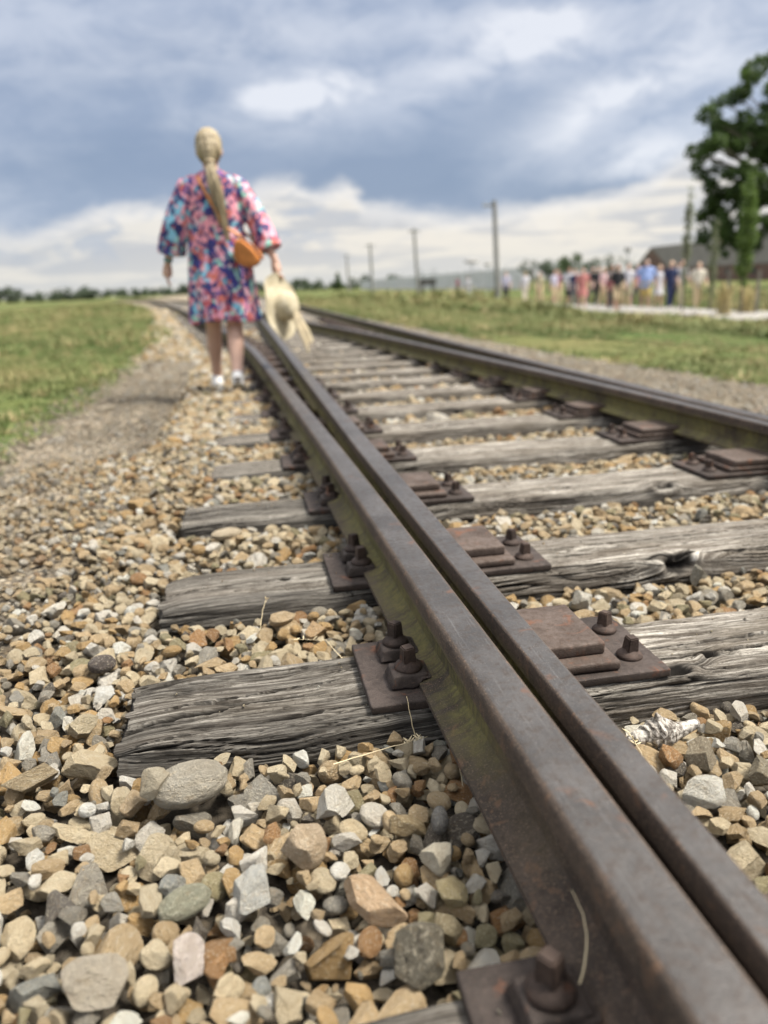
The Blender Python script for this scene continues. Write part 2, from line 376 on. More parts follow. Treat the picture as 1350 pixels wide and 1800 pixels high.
def ground():
    def axis(a, fine0, fine1, st, end):
        s = list(np.arange(fine0, fine1, st)); d = st
        v = fine1
        while v < end: s.append(v); d *= 1.22; v += d
        s.append(end); lo = []; v = fine0; d = st
        while v > a: d *= 1.22; v -= d; lo.append(max(v, a))
        return np.array(sorted(set(lo+s)))
    X = axis(-900, -2, 4, .07, 1400); Y = axis(-30, -.2, 12, .10, 2600)
    gx, gy = np.meshgrid(X, Y); Z = terrain(gx, gy)
    T = turf(gx, gy)
    Z = Z + (fbm(gx*3, gy*3, 5)-.5)*np.where(T > .5, .07, .018) + (fbm(gx*14, gy*14, 8)-.5)*.012
    Z = Z + (fbm(gx*.25, gy*.25, 3)-.5)*.22*T*np.clip((np.hypot(gx, gy)-4)/10, 0, 1)*((gx < 11.9) | (gx > 17.0))
    V = np.stack([gx, gy, Z], -1).reshape(-1, 3); nx = len(X); ny = len(Y)
    i = (np.arange(ny-1)[:, None]*nx+np.arange(nx-1)).ravel()
    me = np_mesh("ground", V, np.stack([i, i+1, i+nx+1, i+nx], 1), True)
    a = me.attributes.new('turf', 'FLOAT', 'POINT'); a.data.foreach_set('value', T.ravel().astype(np.float32))
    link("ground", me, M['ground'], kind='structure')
ground()
def path():
    m, b, p = new_mat("crushed pale path"); c = pos(b); n = b.noise(c, 2, 5, .6); n2 = b.noise(c, 60, 4, .7)
    finish(b, p, b.mix(n, (.19, .18, .165), (.30, .285, .26)), .9, 0, n2, .4, .01)
    ys = np.arange(8, 62, 1.0); V = []; F = []
    for k, y in enumerate(ys):
        w = .12*math.sin(y*1.3)+.1*math.sin(y*.37+1)
        for x in (12.55+w, 13.6, 15.0, 16.6-w): V.append((x, y, -.585+.02*(x in (13.6, 15.0))))
        if k:
            for j in range(3): a = (k-1)*4+j; F.append((a, a+1, a+5, a+4))
    link("path", np_mesh("path", V, F, True), m, kind='structure')
path()

# ------------------------------------------------------------------ rails
def arc(cx, cz, r, a0, a1, n): return [(cx+r*math.cos(math.radians(a0+(a1-a0)*i/n)), cz+r*math.sin(math.radians(a0+(a1-a0)*i/n))) for i in range(n+1)]
def rail_profile(w=.070, zb=.060, zt=.200, foot=.055, footl=None, rnd=.013):
    """outline of a rail section, gauge face at x=0, body towards -x"""
    fl = footl if footl is not None else foot
    c = -w/2; hb = zt-.036
    p = []
    p += [(c-fl, zb), (c+foot, zb), (c+foot, zb+.009), (c+.022, zb+.019)]
    p += [(c+.0085, zb+.030), (c+.007, hb-.016), (c+.010, hb-.006), (0, hb+.002)]
    p += arc(-rnd, zt-rnd, rnd, 0, 90, 5)
    p += arc(-w+rnd, zt-rnd, rnd, 90, 180, 5)
    p += [(-w, hb+.002), (c-.010, hb-.006), (c-.007, hb-.016), (c-.0085, zb+.030), (c-.022, zb+.019), (c-fl, zb+.009)]
    return p
def sweep(name, prof, xf, y0, y1, mirror=1, parent=None, dz=0, tilt=None, **k):
    ys = []; y = y0
    while y < y1: ys.append(y); y += .05 if y < 4 else .15 if y < 12 else .5 if y < 30 else 1.5
    ys.append(y1)
    ys = np.array(ys); V = []; n = None
    for y in ys:
        pr = prof(y) if callable(prof) else prof
        n = len(pr); x0 = float(xf(y))
        for (px, pz) in pr: V.append((x0+px*mirror, y, pz+dz))
    F = []; 
    for i in range(len(ys)-1):
        for j in range(n):
            a, c = i*n+j, i*n+(j+1) % n
            q = (a, c, c+n, a+n); F.append(q if mirror > 0 else q[::-1])
    me = np_mesh(name, V, F, True)
    bm = bmesh.new(); bm.from_mesh(me); bm.verts.ensure_lookup_table()
    bm.faces.new([bm.verts[i] for i in range(n)]); bm.faces.new([bm.verts[(len(ys)-1)*n+i] for i in range(n)])
    bmesh.ops.recalc_face_normals(bm, faces=bm.faces)
    bm.to_mesh(me); bm.free()
    for pl in me.polygons: pl.use_smooth = True
    try: me.set_sharp_from_angle(angle=math.radians(38))
    except Exception: pass
    return link(name, me, M['rail'], parent, **k)
sweep("stock_rail", rail_profile(), Lcurve, -.25, 105, 1, label="long rusty rail nearest the camera, yellow green film on its web", cat="rail")
def bladeL(y):
    w = float(np.interp(y, [0, .7, 2.5, 6], [.040, .042, .066, .070]))
    f = float(np.interp(y, [0, 2, 6], [.030, .040, .055]))
    return rail_profile(w, .102 if y < 9 else .062, .197, f, .028 if y < 4 else .05, .006)
sweep("switch_blade", bladeL, lambda y: BL, -.2, 120, 1, label="narrow grey switch rail lying just inside the mossy near rail", cat="rail")
sweep("stock_rail", rail_profile(), lambda y: SR, -.2, 120, -1, label="outer straight rail at the far side of the track, next to the gravel shoulder", cat="rail")
def bladeR(y):
    w = float(np.interp(y, [0, 2.2, 4.5, 7], [.040, .046, .066, .070]))
    f = float(np.interp(y, [0, 2, 6], [.036, .042, .055]))
    return rail_profile(w, .072 if y < 9 else .062, .1965, f, .028 if y < 3.4 else .05, .009)
sweep("switch_blade", bladeR, lambda y: Rcurve(y)+0.0, -.2, 105, -1, dz=0, label="switch rail with olive green side leaning against the far rail and curving towards the woman", cat="rail")

# ------------------------------------------------------------------ sleepers
def sleeper_mesh(name, x0, x1, y0, y1, zt, zb, nu, nv, seed, checks=(), knots=(), tonef=None, amp=1.0, waves=1.0):
    """weathered baulk: section loop back-bottom -> top -> front-bottom, swept along x, with checks and knots pushed in"""
    wd = y1-y0; ht = zt-zb; r = .022
    pts = []
    def add(y, z): pts.append((y, z))
    add(y1, zb); add(y1, zt-.012); 
    for a in range(0, 91, 30): add(y1-.012+.012*math.cos(math.radians(a)), zt-.012+.012*math.sin(math.radians(a)))
    for a in range(90, 181, 15): add(y0+r+r*math.cos(math.radians(a)), zt-r+r*math.sin(math.radians(a)))
    add(y0-.006, zt-.05); add(y0, zb)
    P = np.array(pts); s = np.r_[0, np.cumsum(np.hypot(*np.diff(P, axis=0).T))]
    L = s[-1]
    sv = np.linspace(0, L, nv); Yp = np.interp(sv, s, P[:, 0]); Zp = np.interp(sv, s, P[:, 1])
    ty = np.gradient(Yp, sv); tz = np.gradient(Zp, sv); nl = np.hypot(ty, tz); Ny, Nz = tz/nl, -ty/nl
    u = np.linspace(x0, x1, nu); U, V_ = np.meshgrid(u, sv, indexing='ij')
    G = V_ + (fbm(U*1.6, V_*5, seed)-.5)*.055 + (fbm(U*6, V_*9, seed+3)-.5)*.012
    kd = np.zeros_like(U); kt = np.zeros_like(U)
    for (kx, kv, kr, kdep) in knots:
        dxk = (U-kx)/1.5; dvk = V_-kv; rr = np.hypot(dxk, dvk)
        w = np.exp(-(rr/(kr*2.0))**2)
        G = G + np.sign(dvk+1e-6)*kr*.9*w*np.exp(-np.abs(dvk)/(kr*1.2))
        kd += kdep*np.exp(-(rr/(kr*.62))**4); kt += np.exp(-(rr/(kr*.75))**4)
        kd -= .35*kdep*np.exp(-((rr-kr*1.1)/(kr*.4))**2)
    D = np.zeros_like(U)
    n1 = fbm(U*2.2+seed, G*55, seed+5, 3); n2 = fbm(U*4.5+seed, G*150, seed+6, 3); n3 = fbm(U*10, G*420, seed+7, 2)
    rid = 1-np.abs(n1*2-1)
    c1 = np.clip((rid-.80)/.2, 0, 1)**1.5*np.clip(fbm(U*2.5, V_*8, seed+9)*2.6-.85, 0, 1)
    rid2 = 1-np.abs(n2*2-1)
    c2 = np.clip((rid2-.78)/.22, 0, 1)**1.5*np.clip(fbm(U*4, V_*14, seed+10)*2.4-.7, 0, 1)
    D += c1*.0085*amp + c2*.0040*amp + (n3-.5)*.0012 + (n1-.5)*.0030*waves
    D += (fbm(U*1.3, V_*7, seed+11)-.5)*.010*waves
    crack = c1*.8+c2*.5
    for (cx0, cx1, v0, v1, wdt, dep) in checks:
        t = np.clip((U-cx0)/(cx1-cx0), 0, 1)
        cv = v0+(v1-v0)*t + (fbm(U*5, U*0+.3, seed+13)-.5)*.010 + (fbm(U*28, U*0+.7, seed+14)-.5)*.0028
        ins = np.clip((U-cx0)/.04, 0, 1)*np.clip((cx1-U)/.06, 0, 1)
        w_ = wdt*(.35+.65*np.sin(PI*t)**.6)*(.6+.8*vnoise(U*30, U*0, seed+15))+1e-5
        g = np.exp(-((V_-cv)/w_)**4)*ins
        D += dep*g; crack = crack+g*1.2; D -= .0022*np.exp(-((V_-cv)/(w_*2.6))**2)*ins*(1-g)
    D += kd; crack += kt*.75*(.5+vnoise(U*90, V_*90, seed+20)*.9)
    ends = np.exp(-(U-x0)/.05)+np.exp(-(x1-U)/.05)
    D += ends*.006*(.2+fbm(U*3, G*30, seed+21)*2.4)
    D += np.clip(np.exp(-(U-x0)/.03), 0, 1)*.012*np.clip(fbm(U*0+seed, V_*22, seed+31)*2-.7, 0, 1)
    Y = Yp[None, :]-Ny[None, :]*D; Z = Zp[None, :]-Nz[None, :]*D
    X = U + (fbm(V_*40, V_*3, seed+22)-.5)*.03*((U < x0+.004)*1.0)
    Vv = np.stack([X, Y, Z], -1).reshape(-1, 3)
    i = (np.arange(nu-1)[:, None]*nv+np.arange(nv-1)).ravel()
    F = np.stack([i, i+nv, i+nv+1, i+1], 1)
    me = np_mesh(name, Vv, F, True)
    bm = bmesh.new(); bm.from_mesh(me); bm.verts.ensure_lookup_table()
    for row in (0, nu-1):
        bm.faces.new([bm.verts[row*nv+k] for k in range(nv)])
    bmesh.ops.recalc_face_normals(bm, faces=bm.faces); bm.to_mesh(me); bm.free(); me.shade_smooth()
    try: me.set_sharp_from_angle(angle=math.radians(70))
    except Exception: pass
    N = len(me.vertices)
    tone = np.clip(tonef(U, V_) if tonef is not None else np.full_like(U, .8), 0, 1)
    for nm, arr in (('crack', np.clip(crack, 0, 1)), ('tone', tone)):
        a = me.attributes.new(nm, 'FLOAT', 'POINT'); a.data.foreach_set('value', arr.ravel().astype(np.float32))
    a = me.attributes.new('grain', 'FLOAT_VECTOR', 'POINT')
    a.data.foreach_set('vector', np.stack([U, G, V_*0], -1).reshape(-1).astype(np.float32))
    return me
SY = [.332, 1.10, 1.645, 2.29, 2.93, 3.57]      # front edges
y = 3.57
while y < 60: y += .645; SY.append(y)
SW = [.25, .24, .24, .245, .245, .245]
# v runs from the back bottom edge (0) over the top (about .15 .. .36) to the front bottom
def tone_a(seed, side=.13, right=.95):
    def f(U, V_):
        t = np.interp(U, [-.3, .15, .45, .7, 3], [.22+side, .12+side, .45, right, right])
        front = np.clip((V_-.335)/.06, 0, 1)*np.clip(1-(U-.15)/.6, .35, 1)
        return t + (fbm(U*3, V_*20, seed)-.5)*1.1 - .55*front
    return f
SLEEP_LABEL = {0: "grey sleeper end just showing under the bolt plate nearest the camera",
  1: "cracked grey sleeper with deep splits beside the big smooth pebble, first whole one in view",
  2: "weathered sleeper with a dark hollow knot in its front face, second whole one in view",
  3: "third whole sleeper from the camera, its sunken end half covered by tan stones",
  4: "fourth whole sleeper from the camera, pale top with a smooth rounded edge",
  5: "fifth whole sleeper from the camera, light grey and slightly blurred"}
for i, y0 in enumerate(SY):
    w = SW[i] if i < len(SW) else .24
    random.seed(i+50)
    xl = -.25 if i < 14 else float(Lcurve(min(y0, 104)))-.36
    if i == 3: xl = -.24
    if i == 2: xl = -.238
    if i == 0: xl = .045
    if i >= 4 and i < 14: xl = -.17-.02*random.random()+(.05 if i > 5 else 0)
    zt = .045; knots = []; checks = []; nu, nv = 200, 40
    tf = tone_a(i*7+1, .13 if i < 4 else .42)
    if i in (1, 2, 3): nu, nv = 1500, 230
    if i in (4, 5): nu, nv = 700, 120
    if i > 12: nu, nv = 60, 20
    if i == 1:
        checks = [(-.20, .14, .262, .232, .0030, .026), (-.26, .02, .305, .268, .0050, .016), (-.25, .22, .360, .322, .0025, .012), (.10, .60, .345, .33, .002, .010), (-.25, -.12, .375, .372, .0022, .012),
                  (.68, 2.4, .268, .235, .0045, .030), (.66, 1.2, .312, .300, .0050, .018), (.9, 2.3, .200, .215, .0025, .012), (1.2, 2.4, .345, .33, .0025, .012)]
        knots = [(.715, .352, .020, .016), (.80, .318, .013, .012)]
    elif i == 2:
        checks = [(-.24, .1, .27, .25, .003, .014), (.62, 1.6, .24, .22, .003, .018), (.7, 2.3, .29, .30, .003, .014), (1.1, 2.3, .20, .21, .003, .014), (.55, 1.5, .36, .365, .002, .01)]
        knots = [(1.02, .385, .034, .030), (.05, .262, .014, .005)]
    elif i == 3:
        checks = [(-.2, .1, .27, .25, .003, .014), (.75, 2.3, .25, .22, .003, .02), (.8, 1.4, .31, .31, .003, .014)]
        knots = [(1.35, .37, .03, .02)]
    else:
        for q in range(4):
            a = random.uniform(-.2, 1.5); v = random.uniform(.19, .36); checks.append((a, a+random.uniform(.4, 1), v, v+random.uniform(-.03, .03), .003, random.uniform(.008, .02)))
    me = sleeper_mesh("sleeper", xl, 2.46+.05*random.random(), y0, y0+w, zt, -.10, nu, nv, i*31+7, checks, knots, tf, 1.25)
    lab = SLEEP_LABEL.get(i)
    if lab is None and i < 12:
        lab = ["sixth", "seventh", "eighth", "ninth", "tenth", "eleventh"][i-6]+" whole sleeper from the camera, grey and blurred between the two running rails"
    if lab is None:
        lab = "far grey sleeper in the close set row beyond the woman's feet"
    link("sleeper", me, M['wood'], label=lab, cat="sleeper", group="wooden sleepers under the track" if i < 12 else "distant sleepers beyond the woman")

# ------------------------------------------------------------------ slide chairs and their screws
def make_screw(parent, x, y, z, rot=0, tilt=(0, 0), s=1.0):
    bm = bmesh.new()
    prof = [(.0, .0), (.0215, .0), (.0225, .003), (.0215, .0062), (.017, .0100), (.0125, .0130), (.0100, .0155), (.0, .0155)]
    n = 28; rings = []
    for (r, h) in prof[1:-1]: rings.append([bm.verts.new((r*math.cos(2*PI*k/n), r*math.sin(2*PI*k/n), h)) for k in range(n)])
    for a, c in zip(rings, rings[1:]):
        for k in range(n): bm.faces.new((a[k], a[(k+1) % n], c[(k+1) % n], c[k]))
    bm.faces.new(rings[0][::-1]); bm.faces.new(rings[-1])
    o = from_bm("screw", bm, M['screw'], parent, True); o.location = (x, y, z); o.rotation_euler = (tilt[0], tilt[1], rot); o.scale = (s, s, s)
    bm = bmesh.new(); bmesh.ops.create_cube(bm, size=1)
    for v in bm.verts:
        t = v.co.z+.5; k = .0215-.0035*t; v.co = Vector((v.co.x*k, v.co.y*k, .012+t*.026))
    bmesh.ops.bevel(bm, geom=bm.edges[:], offset=.0018, segments=2, affect='EDGES')
    h = from_bm("screw_head", bm, M['screw'], o, True)
    return o
def rough_box(x0, x1, y0, y1, z0, z1, bev, seed, amp=.0016, cuts=14):
    bm = bmesh.new(); box(bm, x0, x1, y0, y1, z0, z1, bev, 3)
    bmesh.ops.subdivide_edges(bm, edges=[e for e in bm.edges if e.calc_length() > .02], cuts=cuts, use_grid_fill=True)
    rnd = np.random.RandomState(seed); o = rnd.rand(3)*50
    for v in bm.verts:
        n = float(fbm(v.co.x*45+o[0], v.co.y*45+v.co.z*45+o[1], seed))-.5
        e = float(fbm(v.co.x*130+o[0], v.co.y*130+v.co.z*90+o[2], seed+4))-.5
        v.co += Vector((n*.6, n*.8, n))*amp*2 + Vector((e, e, e*.5))*amp
    return bm
def make_chair(seed):
    """left-hand slide chair in local coords: x relative to world, y relative to sleeper front, z world"""
    t = bpy.data.objects.new("slide_chair", None); COL.objects.link(t); t.empty_display_size = .05
    from_bm("base_plate", rough_box(.155, .690, .010, .250, .0445, .0595, .003, seed, .0016, 12), M['plate'], t, True)
    for (a, c) in ((.052, .118), (.152, .218)):
        bm = rough_box(.196, .268, a, c, .0600, .0825, .005, seed+int(a*100), .0018, 5)
        for v in bm.verts:
            if v.co.z > .07: v.co.x += (.232-v.co.x)*.14; v.co.y += ((a+c)/2-v.co.y)*.16
        for v in bm.verts:
            if v.co.x > .245 and v.co.z < .075: v.co.z += .012
        o = from_bm("clamp", bm, M['plate'], t, True)
        o.rotation_euler = (0, 0, 0)
    make_screw(t, .234, .088, .0822, .25, (.05, -.04), 1.1); make_screw(t, .231, .188, .0822, .6, (-.05, .03), 1.1)
    bm = rough_box(.405, .604, .026, .238, .0600, .0780, .006, seed+9, .0010, 6); o = from_bm("lower_step", bm, M['slab'], t, True)
    from_bm("slide_bed", rough_box(.400, .588, .058, .236, .0775, .1010, .005, seed+5, .0010, 8), M['slab'], t, True)
    make_screw(t, .642, .072, .0592, .1, (.06, .05), 1.05); make_screw(t, .646, .182, .0592, .5, (-.03, .05), 1.05)
    return t
def copy_tree(o, parent=None):
    c = o.copy(); COL.objects.link(c); c.parent = parent
    for ch in o.children: copy_tree(ch, c)
    return c
protos = [make_chair(3), make_chair(40)]
ORD = ["foreground", "first", "second", "third", "fourth", "fifth", "sixth", "seventh", "eighth", "ninth", "tenth", "eleventh"]
used = set()
for i, y0 in enumerate(SY[:26]):
    pk = i % 2
    if pk in used: t = copy_tree(protos[pk])
    else: t = protos[pk]; used.add(pk)
    t.location = (float(Lcurve(y0))-.335 if i > 3 else 0, y0+(.012 if i == 0 else .0), 0)
    lab = "rusty screw plate on the %s whole sleeper, at the near mossy rail" % ORD[i] if 0 < i < 9 else "rusty slide chair plate under the near rail, closest to the camera, blurred screw in front" if i == 0 else "small far slide chair plate beneath the near rail, beyond the woman's heels"
    tag(t, lab, "rail chair", "slide chairs under the near rail" if i < 9 else "distant chairs under the near rail")
for i, y0 in enumerate(SY[:26]):
    if i < 1: continue
    t = copy_tree(protos[(i+1) % 2])
    t.rotation_euler = (0, 0, PI); t.location = (2.205, y0+.262-.0, 0)
    lab = "rusty screw plate on the %s whole sleeper, at the far rail" % ORD[i] if i < 9 else "small far slide chair plate beneath the far rail, in the distance"
    tag(t, lab, "rail chair", "slide chairs under the far rail" if i < 9 else "distant chairs under the far rail")

# ------------------------------------------------------------------ stones
rs = np.random.RandomState(11)
ICO = {}
def stone_base(seed, kind, sub=5):
    r = np.random.RandomState(seed)
    if sub not in ICO:
        bm = bmesh.new(); bmesh.ops.create_icosphere(bm, subdivisions=sub, radius=1)
        ICO[sub] = (np.array([v.co[:] for v in bm.verts]), np.array([[v.index for v in f.verts] for f in bm.faces])); bm.free()
    V, F = ICO[sub]; V = V.copy()
    if kind == 'pebble':
        npl, lo, hi, soft, nz = 4, .84, .97, .6, .045
    elif kind == 'sub':
        npl, lo, hi, soft, nz = 16, .50, .86, 1.0, .030
    else:
        npl, lo, hi, soft, nz = 12, .38, .78, 1.0, .030
    N = r.randn(npl, 3); N /= np.linalg.norm(N, axis=1)[:, None]
    for nn in N:
        d = r.uniform(lo, hi); k = V@nn; over = np.maximum(k-d, 0); V = V-over[:, None]*nn*soft
    # low and mid frequency lumps
    def n3(P, s, sd): return (vnoise(P[:, 0]*s+11, P[:, 1]*s+P[:, 2]*s*.73, sd)+vnoise(P[:, 2]*s+5, P[:, 0]*s-P[:, 1]*s*.61, sd+1)+vnoise(P[:, 1]*s-3, P[:, 2]*s+P[:, 0]*s*.5, sd+2))/3-.5
    L = np.linalg.norm(V, axis=1)[:, None]
    V = V*(1+n3(V, 1.7, seed)[:, None]*nz*3.0+n3(V, 4.5, seed+5)[:, None]*nz*1.6+n3(V, 12, seed+8)[:, None]*nz*1.0+n3(V, 30, seed+11)[:, None]*nz*.5)
    if kind == 'hole':
        for q in range(7):
            c = r.randn(3); c /= np.linalg.norm(c); w = np.exp(-np.sum((V/np.linalg.norm(V, axis=1)[:, None]-c)**2, 1)/.02)
            V = V*(1-.16*w[:, None])
    V -= (V.max(0)+V.min(0))/2; V /= (V.max(0)-V.min(0))/2
    me = np_mesh("ballast_stone", V, F, True); me.materials.append(M['stone']); return me
KINDS = ['ang']*20+['sub']*9+['pebble']*5+['hole']*3
BASES = [stone_base(100+i*7, k) for i, k in enumerate(KINDS)]
BASES_LO = [stone_base(100+i*7, k, 2) for i, k in enumerate(KINDS[:26])]
PAL = [('cream', (.74, .625, .42), .31), ('tan', (.62, .465, .27), .26), ('ochre', (.58, .385, .17), .10), ('rust brown', (.42, .235, .10), .035), ('chalky white', (.84, .80, .70), .16),
       ('grey', (.36, .335, .28), .07), ('charcoal', (.17, .15, .125), .02), ('bluish grey', (.34, .345, .31), .015), ('olive', (.36, .315, .18), .04)]
PW = np.array([p[2] for p in PAL]); PW /= PW.sum()
def pick_cols(n, r):
    ci = r.choice(len(PAL), n, p=PW); c = np.array([PAL[k][1] for k in ci]).reshape(-1, 3)*(1+r.uniform(-.20, .14, (n, 1)))*(1+r.uniform(-.05, .05, (n, 1))*np.array([0, .4, 1.0]))
    return ci, np.clip(c, .02, .88)
def euler_m(e):
    return np.array(Euler(e, 'XYZ').to_matrix())
# heightfield packing of the near bed
GX0, GX1, GY0, GY1, GS = -1.0, 2.05, .30, 3.70, .004
gx = np.arange(GX0, GX1, GS); gy = np.arange(GY0, GY1, GS); HX, HY = np.meshgrid(gx, gy, indexing='ij')
H = terrain(HX, HY)+(fbm(HX*9, HY*9, 2)-.5)*.015
H0 = H.copy()
OWN = np.full(H.shape, -1, np.int32); BLOCK = np.zeros(H.shape, bool)
for i, y0 in enumerate(SY[:7]):
    w = SW[min(i, 5)]; xl = (.03 if i == 0 else -.26) if i < 4 else -.16
    s = (HX > xl) & (HY > y0-.006) & (HY < y0+w+.003); BLOCK |= s
    s2 = (HX > .15) & (HX < .70) & (HY > y0+.005) & (HY < y0+.255); BLOCK |= s2
Lx = Lcurve(HY)
BLOCK |= (HX > Lx-.045) & (HX < .425)
BLOCK |= (HX > 1.775)
H[BLOCK] = .05
TGT = np.full(H.shape, .006)+(fbm(HX*3.2, HY*3.2, 21)-.5)*.030
TGT += np.where(HX < -.45, -.004, 0)
# the bed sits lower against the front of each sleeper right of the rails
for i, y0 in enumerate(SY[:7]):
    d = y0-HY; TGT += np.where((d > 0) & (d < .2) & (HX > .4), -.020*np.exp(-d/.08), 0)
TGT += np.where((HX < .22) & (HX > -.5), np.interp(HY, [2.5, 3.1], [0, .034]), 0)
TGT += np.where((HX < .22) & (HX > -.5), .012*np.exp(-((HY-1.55)/.09)**2)+.012*np.exp(-((HY-2.2)/.09)**2), 0)
TGT = np.where(HX < -.62, TGT*0+.004, TGT)
stones = []; LIFT = .012
def try_place(cx, cy, sc, rot, final=False, lift=None, sink=0):
    lift = LIFT if lift is None else lift
    Mx = rot@np.diag(np.array(sc)*.90); Q = np.linalg.inv(Mx@Mx.T)
    A = Mx@Mx.T; ex, ey = math.sqrt(A[0, 0]), math.sqrt(A[1, 1])
    i0 = int((cx-ex-GX0)/GS)+1; i1 = int((cx+ex-GX0)/GS)+1; j0 = int((cy-ey-GY0)/GS)+1; j1 = int((cy+ey-GY0)/GS)+1
    if i0 < 0 or j0 < 0 or i1 >= H.shape[0] or j1 >= H.shape[1] or i1-i0 < 2 or j1-j0 < 2: return None
    ddx = (gx[i0:i1]-cx)[:, None]; ddy = (gy[j0:j1]-cy)[None, :]
    a = Q[2, 2]; bb = Q[0, 2]*ddx+Q[1, 2]*ddy; c = Q[0, 0]*ddx**2+2*Q[0, 1]*ddx*ddy+Q[1, 1]*ddy**2-1
    disc = bb*bb-a*c; ins = disc > 0
    if not ins.any(): return None
    sq = np.sqrt(np.where(ins, disc, 0)); lo = (-bb-sq)/a; hi = (-bb+sq)/a
    h = H[i0:i1, j0:j1]; blk = BLOCK[i0:i1, j0:j1] & ins
    if not final and blk.sum() > .10*ins.sum(): return None
    hh = np.where(blk, -9, h) if not final else h
    z = float(np.max(np.where(ins, hh-lo, -9)))-sink
    if z < -5: return None
    ztop = z+math.sqrt(A[2, 2])
    tg = TGT[min(max(int((cx-GX0)/GS), 0), H.shape[0]-1), min(max(int((cy-GY0)/GS), 0), H.shape[1]-1)]
    if not final and ztop > tg+lift+.25*min(sc): return None
    new = np.where(ins & ~blk, z+hi, -9); upd = new > h
    H[i0:i1, j0:j1] = np.where(upd, new, h)
    o = OWN[i0:i1, j0:j1]; o[upd] = len(stones)
    return z
def stone_size(r):
    d = float(np.exp(r.normal(math.log(.0150), .44))); d = min(max(d, .008), .036)
    el = r.uniform(1.05, 1.75); fl = r.uniform(.55, .95)
    return (d*math.sqrt(el), d/math.sqrt(el)*1.06, d*fl)
def run_pack(n, x0, x1, y0, y1, szf=1.0, seed=1):
    r = np.random.RandomState(seed)
    for k in range(n):
        sc = tuple(q*szf for q in stone_size(r))
        best = None
        for t in range(5):
            cx = r.uniform(x0, x1); cy = r.uniform(y0, y1)
            ii, jj = int((cx-GX0)/GS), int((cy-GY0)/GS)
            v = H[ii, jj]-TGT[ii, jj]
            if best is None or v < best[0]: best = (v, cx, cy)
        v, cx, cy = best
        rot = euler_m((r.normal(0, .42), r.normal(0, .42), r.uniform(0, 2*PI)))
        ci, cc = pick_cols(1, r); kind = int(r.choice(len(BASES)))
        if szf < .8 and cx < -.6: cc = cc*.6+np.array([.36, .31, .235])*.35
        elif szf < .6: cc = cc*.62  # gap chips get a darker colour, shade painted between the stones
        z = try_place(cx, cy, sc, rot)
        if z is not None: stones.append((cx, cy, z, sc, rot, kind, cc[0], ci[0]))
run_pack(13500, -.62, 1.80, .30, 2.4, 1.0, 1)
run_pack(8500, -.70, 1.80, 2.3, 3.70, 1.05, 2)
run_pack(3800, -1.0, -.52, .35, 3.70, .72, 3)
LIFT = -.010
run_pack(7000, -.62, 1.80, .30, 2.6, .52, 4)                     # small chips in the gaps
n_pack = len(stones)
# visible share of each stone
vis = np.bincount(OWN[OWN >= 0], minlength=len(stones))
